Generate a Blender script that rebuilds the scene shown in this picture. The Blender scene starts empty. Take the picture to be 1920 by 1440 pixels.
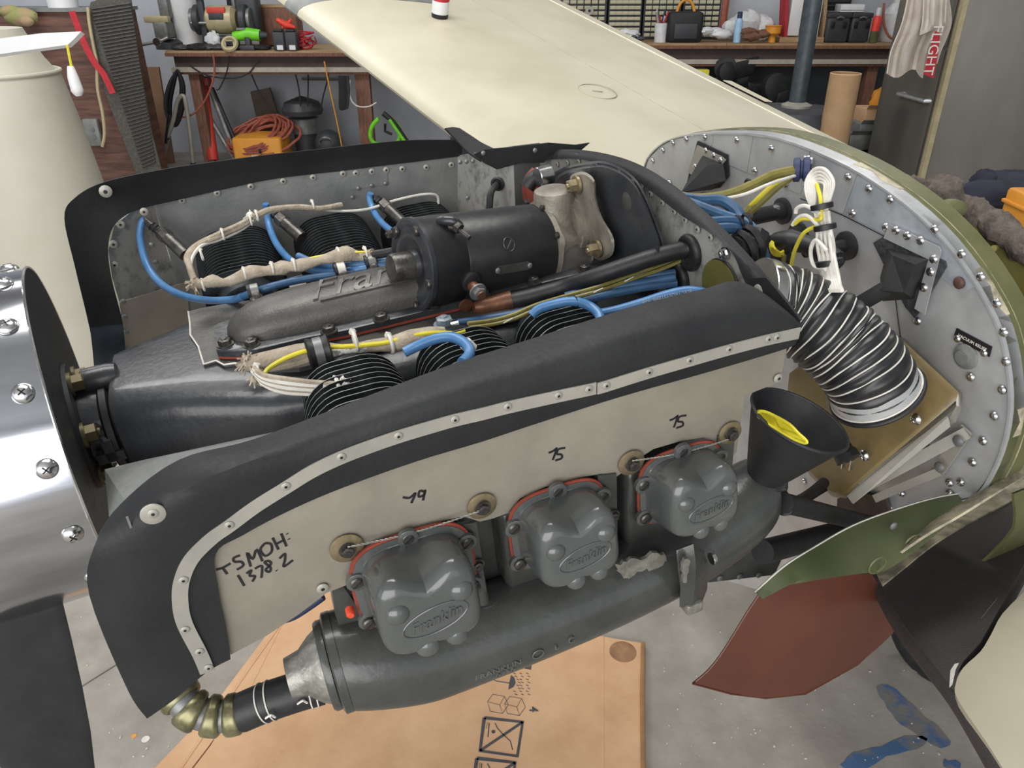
import bpy, bmesh, math, random
from math import *
from mathutils import Vector, Matrix
random.seed(7)
S = bpy.context.scene
COL = S.collection
# ------------------------------------------------------------------ camera, world, light
TH = radians(28.0); F = 1443.0; H = 1.55
cam = bpy.data.cameras.new('camera'); co = bpy.data.objects.new('camera', cam); COL.objects.link(co)
cam.sensor_width = 36; cam.lens = 36*F/1920; cam.clip_start = .02
co.location = (0, 0, H); co.rotation_euler = (pi/2-TH, 0, 0); S.camera = co
S.view_settings.view_transform = 'Standard'; S.view_settings.look = 'None'
S.view_settings.exposure = 0.14; S.view_settings.gamma = 1; S.view_settings.use_curve_mapping = False
w = bpy.data.worlds.new('world'); S.world = w; w.use_nodes = True
w.node_tree.nodes['Background'].inputs[0].default_value = (.93, .96, 1, 1)
w.node_tree.nodes['Background'].inputs[1].default_value = 1.0
def area(name, loc, rot, sx, sy, power, col):
    l = bpy.data.lights.new(name, 'AREA'); l.shape = 'RECTANGLE'; l.size = sx; l.size_y = sy; l.energy = power; l.color = col
    o = bpy.data.objects.new(name, l); COL.objects.link(o); o.location = loc; o.rotation_euler = rot
area('ceiling_and_fill_light', (-.6, 1.6, 3.9), (0, 0, 0), 2.4, 1.2, 75, (1, .99, .96))
area('ceiling_and_fill_light', (2.4, 4.6, 3.9), (0, 0, 0), 2.4, .8, 50, (1, .97, .92))
area('ceiling_and_fill_light', (-3.0, 4.4, 3.9), (radians(12), 0, 0), 2.4, .8, 85, (1, .99, .97))  # unseen fill light, added to brighten the back wall
area('hangar_door_light', (-1.5, -3.9, 2.2), (radians(82), 0, radians(-12)), 6, 3.4, 240, (1, .985, .96))
# ------------------------------------------------------------------ frames
R_ = Vector((1, 0, 0)); F_ = Vector((0, cos(TH), -sin(TH))); U_ = Vector((0, sin(TH), cos(TH))); CAM = Vector((0, 0, H))
def ray(x, y): return F_+R_*((x-960)/F)+U_*((720-y)/F)
L = Vector((5040, 1934, 549)).normalized()
T = Vector((-.40, 1, .03)); T = (T-L*T.dot(L)).normalized()
N = L.cross(T)
O = CAM+ray(1050, 900)*.80
def W(a, b, c): return O+L*a+T*b+N*c
def hit(x, y, p, n):
    d = ray(x, y); return CAM+d*((p-CAM).dot(n)/d.dot(n))
def PA(x, y, a): return hit(x, y, O+L*a, L)
def PB(x, y, b): return hit(x, y, O+T*b, T)
def PC(x, y, c): return hit(x, y, O+N*c, N)
def PZ(x, y, z): return hit(x, y, Vector((0, 0, z)), Vector((0, 0, 1)))
def PY(x, y, Y): return hit(x, y, Vector((0, Y, 0)), Vector((0, 1, 0)))
def ABC(p): d = p-O; return (d.dot(L), d.dot(T), d.dot(N))
# ------------------------------------------------------------------ materials
def lin(c): return tuple(((v/255)/12.92 if v/255 <= .04045 else ((v/255+.055)/1.055)**2.4) for v in c)+(1,)
MATS = {}
def mat(name, col, rough=.5, metal=0., col2=None, scale=20., bump=.0, bscale=None, rvar=.1, amt=.5, stretch=None, coat=0, alpha=None, emit=None, det=6, lo=.35, hi=.65, spec=.5):
    if name in MATS: return MATS[name]
    m = bpy.data.materials.new(name); m.use_nodes = True; nt = m.node_tree; nd = nt.nodes; lk = nt.links
    b = nd['Principled BSDF']
    tc = nd.new('ShaderNodeTexCoord'); src = tc.outputs['Object']
    mp = nd.new('ShaderNodeMapping'); lk.new(src, mp.inputs[0]); mp.inputs['Scale'].default_value = stretch or (1, 1, 1)
    n = nd.new('ShaderNodeTexNoise'); lk.new(mp.outputs[0], n.inputs['Vector']); n.inputs['Scale'].default_value = scale; n.inputs['Detail'].default_value = det
    n.inputs['Roughness'].default_value = .62
    r = nd.new('ShaderNodeValToRGB'); lk.new(n.outputs[0], r.inputs[0]); r.color_ramp.elements[0].position = lo; r.color_ramp.elements[1].position = hi
    c1 = lin(col); c2 = lin(col2) if col2 else tuple(min(1, v*1.25) for v in c1[:3])+(1,)
    mid = tuple(c1[i]*(1-amt*.0) for i in range(3))+(1,)
    r.color_ramp.elements[0].color = mid; r.color_ramp.elements[1].color = c2
    lk.new(r.outputs[0], b.inputs['Base Color'])
    b.inputs['Metallic'].default_value = metal; b.inputs['Specular IOR Level'].default_value = spec
    n2 = nd.new('ShaderNodeTexNoise'); lk.new(mp.outputs[0], n2.inputs['Vector']); n2.inputs['Scale'].default_value = bscale or scale*4; n2.inputs['Detail'].default_value = 4
    mr = nd.new('ShaderNodeMapRange'); lk.new(n2.outputs[0], mr.inputs[0]); mr.inputs[3].default_value = max(.02, rough-rvar); mr.inputs[4].default_value = min(1, rough+rvar)
    lk.new(mr.outputs[0], b.inputs['Roughness'])
    if bump:
        bp = nd.new('ShaderNodeBump'); bp.inputs['Strength'].default_value = bump; bp.inputs['Distance'].default_value = .002
        lk.new(n2.outputs[0], bp.inputs['Height']); lk.new(bp.outputs[0], b.inputs['Normal'])
    if coat: b.inputs['Coat Weight'].default_value = coat; b.inputs['Coat Roughness'].default_value = .08
    if alpha is not None: b.inputs['Transmission Weight'].default_value = alpha; b.inputs['IOR'].default_value = 1.1
    if emit: b.inputs['Emission Color'].default_value = lin(col); b.inputs['Emission Strength'].default_value = emit
    MATS[name] = m; return m
M = dict(
 concrete=mat('concrete', (138,132,124), .7, 0, (176,171,162), 4.5, .3, 60, lo=.32, hi=.68, det=12),
 wall=mat('wall_paint', (176,181,190), .8, 0, (192,196,203), 2, .1),
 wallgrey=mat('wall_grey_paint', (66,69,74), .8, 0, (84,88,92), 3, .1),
 ceil=mat('ceiling_white', (170,172,174), .8),
 card=mat('cardboard', (198,156,118), .85, 0, (218,178,140), 5, .2, 90, det=8),
 cardedge=mat('cardboard_edge', (150,112,75), .9),
 print=mat('print_ink', (70,70,76), .7, 0, (84,82,86), 30),
 rubber=mat('baffle_rubber', (29,30,32), .6, 0, (41,42,43), 7, .2, 200, rvar=.12, spec=.35),
 rubber2=mat('black_rubber', (24,25,27), .5, 0, (38,38,40), 30, .2),
 alu=mat('baffle_aluminium', (150,148,140), .48, .3, (172,168,158), 9, .12, 120, stretch=(1,1,1)),
 alupanel=mat('side_panel_aluminium', (136,131,120), .42, .3, (162,156,142), 5, .1, 150),
 alugrey=mat('weathered_aluminium', (108,111,110), .55, .3, (142,144,142), 14, .25, 160, lo=.3, hi=.75),
 aluspeck=mat('speckled_aluminium', (112,113,110), .5, .25, (168,167,162), 45, .15, 200, lo=.3, hi=.5),
 firewall=mat('firewall_steel', (156,158,160), .36, .35, (196,198,200), 8, .08, 60, lo=.3, hi=.7),
 chrome=mat('rivet_steel', (205,205,205), .2, 1),
 polish=mat('polished_spinner', (176,178,184), .13, 1, (196,198,204), 4, .03, 12, stretch=(1,1,8), rvar=.06),
 coverp=mat('grey_engine_paint', (76,79,78), .2, 0, (86,89,88), 12, .06, 60, rvar=.08, coat=.35),
 castp=mat('grey_cast_paint', (56,58,56), .3, 0, (68,70,67), 18, .25, 110, rvar=.1, coat=.2),
 silver=mat('bare_cast_patch', (160,158,150), .4, .6, (120,118,112), 60, .4, 150),
 black=mat('black_engine_paint', (38,40,44), .35, 0, (54,56,60), 10, .25, 120, rvar=.1, coat=.15),
 blackflat=mat('flat_black', (24,25,27), .6, 0, (34,35,37), 20, .2),
 fin=mat('black_fins', (44,47,49), .36, .5, (66,69,71), 30, .1),
 topcov=mat('dusty_dark_casting', (64,63,61), .42, .25, (90,88,84), 22, .22, 320, lo=.3, hi=.7),
 bolt=mat('dark_bolt', (62,60,60), .35, .6, (100,96,90), 60, .2),
 tancast=mat('tan_grey_casting', (112,106,96), .5, .35, (148,141,130), 20, .4, 160),
 starter=mat('starter_black', (27,28,30), .38, .1, (46,46,46), 14, .12, 120, lo=.3, hi=.75),
 copper=mat('copper_lug', (130,88,66), .45, .5, (96,66,52), 40, .2),
 blue=mat('blue_lead', (66,116,168), .36, 0, (86,134,182), 20),
 bluemid=mat('dusty_blue_lead', (60,98,140), .42, 0, (80,118,156), 20),
 bluedark=mat('dirty_blue_lead', (40,72,104), .45, 0, (58,98,138), 25),
 beige=mat('beige_sleeve', (148,135,118), .8, 0, (178,166,148), 60, .7, 300),
 whitew=mat('white_wire', (205,200,190), .5, 0, (225,222,215), 50),
 yellow=mat('yellow_wire', (205,190,40), .45, 0, (222,212,70), 30),
 olivew=mat('dirty_yellow_wire', (110,104,50), .5, 0, (140,130,70), 30),
 red=mat('red_gasket', (122,52,38), .65, 0, (146,64,46), 30),
 brass=mat('brass_washer', (120,108,84), .38, .7, (165,150,120), 40),
 brassgreen=mat('tarnished_brass', (96,92,66), .35, .7, (150,146,112), 40),
 wing=mat('cream_wing_paint', (180,173,151), .45, 0, (196,190,170), 2.5, .03, 40, rvar=.06),
 creamdrum=mat('cream_drum_paint', (186,182,166), .5, 0, (196,192,178), 3),
 walk=mat('black_walkway', (54,52,53), .6, 0, (70,67,66), 7, .6, 500),
 wear=mat('worn_primer', (120,116,100), .6, 0, (190,180,155), 30, .5, 120, lo=.35, hi=.6),
 olive=mat('olive_primer', (78,82,50), .5, 0, (104,104,68), 12, .15, 90, lo=.3, hi=.75),
 oliveint=mat('olive_interior', (88,86,38), .5, 0, (108,104,52), 5),
 green=mat('green_cowl_paint', (80,88,56), .45, 0, (98,102,70), 7, .1, 90, lo=.4, hi=.8),
 brown=mat('red_oxide_primer', (84,45,33), .5, 0, (100,55,39), 3, .1, 200, coat=.1),
 box=mat('amber_fibreglass', (98,84,54), .42, 0, (132,114,74), 7, .25, 90, coat=.2),
 yplastic=mat('yellow_plastic', (205,190,30), .4, 0, (225,215,60), 20),
 white=mat('white_plastic', (215,216,218), .5, 0, (225,226,228), 6),
 ink=mat('marker_ink', (22,20,24), .5),
 wood=mat('bench_wood', (150,122,88), .7, 0, (178,150,112), 8, .2, 60, stretch=(1,8,8)),
 woodbrown=mat('brown_timber', (104,70,56), .75, 0, (132,94,76), 10, .2, stretch=(8,8,1)),
 ply=mat('dark_plywood', (76,52,46), .7, 0, (112,80,68), 4, .2, 60, stretch=(1,1,9)),
 felt=mat('grey_brown_felt', (78,70,64), .95, 0, (108,98,90), 60, 1, 250),
 mesh=mat('mesh_screen', (72,70,66), .6, .3, (96,94,88), 60, .4),
 steel=mat('stainless_sheet', (116,113,106), .32, .45, (140,137,128), 1.5, .01, 30, stretch=(1,1,.4)),
 rag=mat('white_rag', (196,186,176), .9, 0, (216,208,200), 12, .6, 120),
 redc=mat('red_cloth', (168,34,44), .6, 0, (190,44,56), 20),
 lime=mat('lime_plastic', (110,200,40), .4),
 orange=mat('orange_plastic', (214,140,40), .5, 0, (224,156,56), 10),
 redp=mat('red_plastic', (190,60,48), .5), cord=mat('red_brown_cord', (140,72,58), .6, 0, (164,92,74), 30),
 darkg=mat('dark_grey_plastic', (52,54,58), .5), grey=mat('grey_metal', (116,118,118), .45, .5, (140,140,138), 20),
 tan=mat('tan_metal', (168,156,124), .4, .1), pipe=mat('dark_painted_pipe', (62,70,76), .4, .2, (80,88,94), 20),
 clear=mat('cloudy_plastic', (200,204,206), .35, 0, (226,228,230), 20, .5, 40),
 navy=mat('navy_grommet', (44,52,84), .6), tubek=mat('kraft_tube', (160,128,94), .8, 0, (178,146,110), 6),
 bluepaint=mat('worn_blue_floor_paint', (74,104,144), .7, 0, (124,122,118), 12, .3, 90, lo=.45, hi=.56, det=10),
 dark=mat('dark_bronze_grey', (78,76,70), .6, 0, (96,94,86), 20),
)
# ------------------------------------------------------------------ geometry helpers: every builder returns (verts, faces)
def cat(pts, n=6, closed=False):
    P = [tuple(p) for p in pts]; k = len(P); D = len(P[0]); out = []
    rng = range(k if closed else k-1)
    for i in rng:
        p = [P[(i+j) % k] if closed else P[min(max(i+j, 0), k-1)] for j in (-1, 0, 1, 2)]
        for s in range(n):
            t = s/n; out.append(tuple(.5*((2*p[1][d])+(-p[0][d]+p[2][d])*t+(2*p[0][d]-5*p[1][d]+4*p[2][d]-p[3][d])*t*t+(-p[0][d]+3*p[1][d]-3*p[2][d]+p[3][d])*t**3) for d in range(D)))
    if not closed: out.append(P[-1])
    return out
def join(*ms):
    V = []; Fc = []
    for v, f in ms:
        k = len(V); V += [Vector(q) for q in v]; Fc += [tuple(i+k for i in g) for g in f]
    return V, Fc
def sheet(poly, th, d):
    d = Vector(d).normalized()*th; n = len(poly); V = [Vector(p) for p in poly]+[Vector(p)+d for p in poly]
    Fc = [tuple(range(n))[::-1], tuple(range(n, 2*n))]+[(i, (i+1) % n, (i+1) % n+n, i+n) for i in range(n)]
    return V, Fc
def loft(rows, th=0, d=None, closed=False):
    """grid of rows; with th it becomes a sheet of that thickness (along d or the local normal)"""
    r = len(rows); c = len(rows[0]); V = [Vector(p) for row in rows for p in row]; Fc = []
    cc = c if closed else c-1
    for i in range(r-1):
        for j in range(cc): Fc.append((i*c+j, i*c+(j+1) % c, (i+1)*c+(j+1) % c, (i+1)*c+j))
    if th:
        k = len(V); nr = []
        for i in range(r):
            for j in range(c):
                if d: nr.append(Vector(d).normalized()); continue
                u = V[min(i+1, r-1)*c+j]-V[max(i-1, 0)*c+j]; q = V[i*c+min(j+1, c-1)]-V[i*c+max(j-1, 0)]
                nr.append(u.cross(q).normalized())
        V += [V[i]+nr[i]*th for i in range(k)]
        Fc += [tuple(x+k for x in g)[::-1] for g in Fc]
        bd = [j for j in range(c)]+[i*c+c-1 for i in range(1, r)]+[(r-1)*c+j for j in range(c-2, -1, -1)]+[i*c for i in range(r-2, 0, -1)]
        for a, b in zip(bd, bd[1:]+bd[:1]): Fc.append((b, a, a+k, b+k))
    return V, Fc
def caps(m, nr, nc, both=True):
    V, Fc = m
    Fc = list(Fc)+[tuple(range(nc))[::-1], tuple(range((nr-1)*nc, nr*nc))]
    return V, Fc
def tube(pts, r, seg=8, smooth=0, flat=1.0):
    P = [Vector(p) for p in (cat(pts, smooth) if smooth else pts)]
    n = len(P); rr = r if isinstance(r, (list, tuple)) else [r]
    if len(rr) == 1: rr = rr*n
    elif len(rr) != n:
        rr = [rr[min(int(i*(len(rr)-1)/(n-1)), len(rr)-2)]*(1-(i*(len(rr)-1)/(n-1) % 1))+rr[min(int(i*(len(rr)-1)/(n-1))+1, len(rr)-1)]*(i*(len(rr)-1)/(n-1) % 1) if i < n-1 else rr[-1] for i in range(n)]
    t0 = (P[1]-P[0]).normalized(); u = t0.orthogonal().normalized(); rows = []
    for i in range(n):
        t = (P[min(i+1, n-1)]-P[max(i-1, 0)]).normalized(); u = (u-t*u.dot(t)).normalized(); v = t.cross(u)
        rows.append([P[i]+(u*cos(a)+v*sin(a)*flat)*rr[i] for a in [2*pi*k/seg for k in range(seg)]])
    return caps(loft(rows, closed=True), n, seg)
def lathe(prof, o, ax, seg=24, cap=True, up=None):
    ax = Vector(ax).normalized(); u = (Vector(up)-ax*Vector(up).dot(ax)).normalized() if up else ax.orthogonal().normalized(); v = ax.cross(u); o = Vector(o)
    rows = [[o+ax*h+(u*cos(a)+v*sin(a))*r for a in [2*pi*k/seg for k in range(seg)]] for r, h in prof]
    m = loft(rows, closed=True); return caps(m, len(prof), seg) if cap else m
def box(c, ex, ey, ez, dx, dy, dz, bev=0.):
    c = Vector(c); ex, ey, ez = Vector(ex), Vector(ey), Vector(ez)
    if not bev:
        V = [c+ex*(dx*sx/2)+ey*(dy*sy/2)+ez*(dz*sz/2) for sx in (-1, 1) for sy in (-1, 1) for sz in (-1, 1)]
        return V, [(0, 1, 3, 2), (4, 6, 7, 5), (0, 4, 5, 1), (2, 3, 7, 6), (0, 2, 6, 4), (1, 5, 7, 3)]
    def rr(w, h, r, k=4):
        o = []
        for cx, cy, a0 in ((w/2-r, h/2-r, 0), (-w/2+r, h/2-r, 90), (-w/2+r, -h/2+r, 180), (w/2-r, -h/2+r, 270)):
            o += [(cx+r*cos(radians(a0+90*i/k)), cy+r*sin(radians(a0+90*i/k))) for i in range(k+1)]
        return o
    rows = []
    for z, ins in ((-dz/2, bev), (-dz/2+bev*.3, bev*.3), (-dz/2+bev, 0), (dz/2-bev, 0), (dz/2-bev*.3, bev*.3), (dz/2, bev)):
        rows.append([c+ex*x+ey*y+ez*z for x, y in rr(dx-2*ins, dy-2*ins, max(bev*1.2-ins*.6, .0005))])
    return caps(loft(rows, closed=True), 6, len(rows[0]))
XYZ = (Vector((1, 0, 0)), Vector((0, 1, 0)), Vector((0, 0, 1)))
def wb(c, dx, dy, dz, bev=0., rz=0.):
    ex = Vector((cos(rz), sin(rz), 0)); ey = Vector((-sin(rz), cos(rz), 0)); return box(c, ex, ey, XYZ[2], dx, dy, dz, bev)
def sphere(c, r, seg=12, rings=8, sc=(1, 1, 1), jit=0):
    V = []; c = Vector(c)
    rows = []
    for i in range(rings+1):
        p = pi*i/rings; row = []
        for k in range(seg):
            a = 2*pi*k/seg; q = 1+random.uniform(-jit, jit)
            row.append(c+Vector((max(sin(p), .02)*cos(a)*sc[0], max(sin(p), .02)*sin(a)*sc[1], -cos(p)*sc[2]))*r*q)
        rows.append(row)
    return caps(loft(rows, closed=True), rings+1, seg)
def torus(c, ax, R, r, seg=24, s2=6, sq=1.0):
    ax = Vector(ax).normalized(); u = ax.orthogonal().normalized(); v = ax.cross(u)
    rows = []
    for i in range(seg+1):
        a = 2*pi*i/seg; d = u*cos(a)+v*sin(a); rows.append([Vector(c)+d*(R+r*cos(b))+ax*(r*sin(b)) for b in [2*pi*k/s2 for k in range(s2)]])
    return loft(rows, closed=True)
def hexbolt(o, ax, r=.008, h=.006):
    o = Vector(o); ax = Vector(ax).normalized()
    return join(lathe([(r*1.35, 0), (r*1.35, h*.25)], o, ax, 16), lathe([(r, h*.25), (r, h*.9), (r*.8, h)], o, ax, 6), lathe([(r*.45, h), (r*.4, h*1.15)], o, ax, 10))
def ribbon(pts, wd, n, th=.0006, off=.0004):
    """a flat ink stroke lying on a surface with normal n"""
    n = Vector(n).normalized(); P = [Vector(p)+n*off for p in pts]; A = []; B = []
    for i, p in enumerate(P):
        t = (P[min(i+1, len(P)-1)]-P[max(i-1, 0)]).normalized(); s = t.cross(n).normalized()*wd/2; A.append(p+s); B.append(p-s)
    return loft([A, B], th, n)
def text(s, size, pos, right, up, ext, shear=0., bevel=0, align='CENTER'):
    cu = bpy.data.curves.new('t', 'FONT'); cu.body = s; cu.size = size; cu.extrude = ext; cu.shear = shear; cu.align_x = align; cu.align_y = 'CENTER'; cu.resolution_u = 3
    if bevel: cu.offset = bevel
    o = bpy.data.objects.new('t', cu); COL.objects.link(o)
    dg = bpy.context.evaluated_depsgraph_get(); dg.update()
    me = bpy.data.meshes.new_from_object(o.evaluated_get(dg))
    r = Vector(right).normalized(); u = Vector(up); u = (u-r*u.dot(r)).normalized(); n = r.cross(u)
    V = [Vector(pos)+r*v.co.x+u*v.co.y+n*v.co.z for v in me.vertices]; Fc = [tuple(p.vertices) for p in me.polygons]
    bpy.data.objects.remove(o); bpy.data.meshes.remove(me); bpy.data.curves.remove(cu)
    return V, Fc
# ------------------------------------------------------------------ object helpers
def mkmesh(name, m, mt, org=Vector((0, 0, 0)), smooth=False):
    me = bpy.data.meshes.new(name); me.from_pydata([tuple(Vector(v)-org) for v in m[0]], [], m[1])
    bm = bmesh.new(); bm.from_mesh(me); bmesh.ops.recalc_face_normals(bm, faces=bm.faces); bm.to_mesh(me); bm.free()
    me.materials.append(mt)
    if smooth:
        me.polygons.foreach_set('use_smooth', [True]*len(me.polygons))
        try: me.set_sharp_from_angle(angle=radians(38))
        except Exception: pass
    return me
def shared(name, m, mt, mt2=None, idx=None, smooth=True):
    me = mkmesh(name, m, mt, smooth=smooth)
    if mt2:
        me.materials.append(mt2)
        for p in me.polygons:
            if idx(p): p.material_index = 1
    return me
class Thing:
    def __init__(s, name, label, catg, group=None, kind=None):
        s.name, s.label, s.catg, s.group, s.kind, s.parts = name, label, catg, group, kind, []
    def part(s, name, m, mt, parent=None, label=None, smooth=True, kind=None):
        s.parts.append(dict(n=name, m=m, mt=mt, p=parent, l=label, s=smooth, k=kind)); return len(s.parts)-1
    def inst(s, name, me, pos, z, parent=None, x=None, label=None, sc=1.):
        z = Vector(z).normalized(); x = Vector(x) if x else z.orthogonal(); x = (x-z*x.dot(z)).normalized(); y = z.cross(x)
        s.parts.append(dict(n=name, me=me, pos=Vector(pos), rot=Matrix((x, y, z)).transposed(), p=parent, l=label, sc=sc)); return len(s.parts)-1
    def done(s):
        vs = [v for p in s.parts if 'm' in p for v in p['m'][0]] or [p['pos'] for p in s.parts]
        lo = [min(v[i] for v in vs) for i in range(3)]; hi = [max(v[i] for v in vs) for i in range(3)]
        org = Vector(((lo[0]+hi[0])/2, (lo[1]+hi[1])/2, lo[2]))
        single = len(s.parts) == 1 and 'm' in s.parts[0]
        if single:
            p = s.parts[0]; root = bpy.data.objects.new(s.name, mkmesh(s.name, p['m'], p['mt'], org, p['s']))
        else:
            root = bpy.data.objects.new(s.name, None); root.empty_display_size = .02
        COL.objects.link(root); root.location = org
        if s.kind: root['kind'] = s.kind
        if s.label: root['label'] = s.label
        if s.catg: root['category'] = s.catg
        if s.group: root['group'] = s.group
        if single: return root
        obs = []
        for p in s.parts:
            if 'm' in p: o = bpy.data.objects.new(p['n'], mkmesh(p['n'], p['m'], p['mt'], org, p['s']))
            else:
                o = bpy.data.objects.new(p['n'], p['me']); o.location = p['pos']-org; o.rotation_euler = p['rot'].to_euler(); o.scale = (p['sc'],)*3
            COL.objects.link(o); o.parent = root if p['p'] is None else obs[p['p']]
            if p['l']: o['label'] = p['l']
            if p.get('k'): o['kind'] = p['k']
            obs.append(o)
        return root
def one(name, label, catg, m, mt, group=None, smooth=True, kind=None):
    t = Thing(name, label, catg, group, kind); t.part(name, m, mt, smooth=smooth); return t.done()
def struct(name, m, mt, smooth=False): return one(name, None, None, m, mt, None, smooth, 'structure')
# shared small meshes (local z = outwards)
Z = Vector((0, 0, 1)); ZERO = Vector((0, 0, 0))
pop = shared('rivet', join(lathe([(.0058, 0), (.0056, .0008), (.004, .0017), (.0019, .0019)], ZERO, Z, 14), lathe([(.0018, .0005), (.0018, .00195), (.0008, .002)], ZERO, Z, 8)), M['alu'], M['ink'], lambda p: Vector(p.center).xy.length < .0019 and p.center.z > .001)
dome = shared('rivet', join(lathe([(.0068, 0), (.0066, .0012), (.0052, .003), (.0028, .0042), (.001, .0045)], ZERO, Z, 14), lathe([(.0012, .004), (.001, .0047)], ZERO, Z, 6)), M['chrome'], M['ink'], lambda p: p.center.z > .00455)
screw = shared('screw', join(lathe([(.011, 0), (.0105, .002), (.008, .005), (.004, .0066), (.001, .007)], ZERO, Z, 18), wb((0, 0, .0068), .009, .0016, .001), wb((0, 0, .0068), .0016, .009, .001)), M['chrome'], M['ink'], lambda p: abs(p.center.z-.0073) < .0002)
hexb = shared('bolt', hexbolt(ZERO, Z, .0085, .009), M['bolt'])
hexs = shared('bolt', hexbolt(ZERO, Z, .0065, .008), M['chrome'])
slot = shared('screw', join(lathe([(.0065, 0), (.0065, .003), (.005, .0045), (.001, .0048)], ZERO, Z, 14), wb((0, 0, .0048), .011, .0014, .0008)), M['bolt'], M['ink'], lambda p: p.center.z > .005)
smallriv = shared('rivet', lathe([(.0042, 0), (.004, .001), (.0025, .002), (.0008, .0023)], ZERO, Z, 10), M['grey'])
# ------------------------------------------------------------------ setting
fl = Thing('floor', None, None, kind='structure')
fl.part('slab', wb((0, 2, -.05), 18, 14, .1), M['concrete'], smooth=False)
def blot(pts, seed, jag=.0035):
    rnd = random.Random(seed); P = [PZ(x, y, .0006) for x, y in cat(pts, 3, True)]
    return [p+Vector((rnd.uniform(-jag, jag), rnd.uniform(-jag, jag), 0)) for p in P]
for i, b_ in enumerate([[(1642, 1290), (1662, 1284), (1690, 1302), (1722, 1335), (1768, 1372), (1782, 1400), (1750, 1398), (1715, 1375), (1680, 1350), (1660, 1318)], [(1578, 1436), (1600, 1412), (1650, 1398), (1720, 1378), (1738, 1390), (1720, 1404), (1660, 1418), (1610, 1450)], [(1770, 1425), (1800, 1430), (1795, 1442), (1775, 1440)]]):
    fl.part('paint_mark', sheet(blot(b_, i), .0006, Z), M['bluepaint'], smooth=False, label='worn blue paint mark')
fl.part('joint_line', ribbon([PZ(140, 1296, 0), PZ(232, 1238, 0)], .004, Z), M['dark'])
for (x, y, r, m_) in ((251, 1380, .006, 'orange'), (273, 1386, .009, 'whitew')):
    fl.part('paint_spot', lathe([(r, 0), (r, .0008)], PZ(x, y, 0), Z, 10), M[m_])
rc = random.Random(3); crumbs = []
for i in range(130):
    x, y = (rc.uniform(1230, 1900), rc.uniform(1100, 1440)) if rc.random() < .8 else (rc.uniform(130, 330), rc.uniform(1150, 1440))
    q = PZ(x, y, .0015); s = rc.uniform(.001, .003); crumbs.append(wb(q, s, s*rc.uniform(.5, 2), .002, 0, rc.uniform(0, 3)))
fl.part('crumbs', join(*crumbs), M['rag'], kind='stuff', label='pale shavings and crumbs')
fl.done()
struct('wall_back', wb((0, 7.85, 2.25), 18, .1, 4.5), M['wall'])
struct('wall_right', wb((6.5, 2, 2.25), .1, 14, 4.5), M['wall'])
struct('wall_left', wb((-6.5, 3.6, 2.25), .1, 8.4, 4.5), M['wall'])
struct('ceiling', wb((0, 2, 4.55), 18, 14, .1), M['ceil'])
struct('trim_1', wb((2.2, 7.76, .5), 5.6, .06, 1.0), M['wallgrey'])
# ------------------------------------------------------------------ cardboard on the floor
cb = Thing('cardboard_sheet', 'large flattened brown cardboard box lying on the concrete under the engine', 'cardboard')
cz = .010
def Cz(pts, z=cz): return [PZ(x, y, z) for x, y in pts]
cb.part('panel', sheet(Cz([(556, 1122), (640, 1105), (1130, 1193), (1130, 1600), (240, 1600), (395, 1398)]), -.008, Z), M['card'], smooth=False)
cb.part('flap', sheet(Cz([(556, 1121), (500, 1190), (395, 1330), (290, 1440), (180, 1600), (236, 1600), (390, 1400), (470, 1290), (552, 1126)], cz+.001), -.008, Z), M['card'], smooth=False)
cb.part('flap', sheet(Cz([(1133, 1194), (1206, 1206), (1208, 1600), (1133, 1600)], cz+.001), -.008, Z), M['card'], smooth=False)
cb.part('flap_edge', tube(Cz([(1206, 1206), (1204, 1300), (1208, 1600)], cz+.004), .006, 6), M['cardedge'])
cb.part('crease', tube(Cz([(548, 1140), (470, 1250), (395, 1360), (340, 1440), (250, 1570)], cz+.000), .0045, 6), M['card'])
cb.part('crease', tube(Cz([(1131, 1194), (1132, 1320), (1132, 1600)], cz-.001), .003, 6), M['card'])
def ink(pts, wd): return ribbon([PZ(x, y, cz) for x, y in pts], wd, Z, .0004, .0003)
cb.part('printed_block', sheet(Cz([(965, 1248), (998, 1232), (996, 1256), (968, 1250)], cz+.0003), .0004, Z), M['print'], smooth=False)
um = [ink([(928, 1273), (921, 1270), (925, 1266), (932, 1268), (922, 1273), (930, 1277), (956, 1281)], .0022)]
um.append(sheet(Cz([(958, 1266), (964, 1270), (967, 1280), (963, 1288), (953, 1293), (955, 1280)], cz+.0003), .0004, Z))
for i in range(3):
    for j in range(8):
        x = 962+i*12+(j % 2)*3+(6 if 1 < j < 6 and i == 0 else 0); y = 1262+j*5.6
        um.append(ink([(x, y), (x+5, y+2)], .0016))
cb.part('umbrella_symbol', join(*um), M['print'], smooth=False)
bx = []
for dx, dy in ((0, 0), (32, 4)):
    q = [(914+dx, 1316+dy), (924+dx, 1302+dy), (946+dx, 1306+dy), (937+dx, 1322+dy), (914+dx, 1316+dy), (919+dx, 1334+dy), (942+dx, 1338+dy), (937+dx, 1322+dy)]
    bx.append(ink(q, .0012)); bx.append(ink([(946+dx, 1306+dy), (953+dx, 1322+dy), (942+dx, 1338+dy)], .0012))
cb.part('stack_symbol', join(*bx), M['print'], smooth=False)
cb.part('printed_number', text('4', .03, PZ(1000, 1330, cz+.0004), PZ(1000, 1360, cz)-PZ(1000, 1330, cz), PZ(1030, 1332, cz)-PZ(1000, 1330, cz), .0003, bevel=.0006), M['print'], smooth=False)
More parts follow.
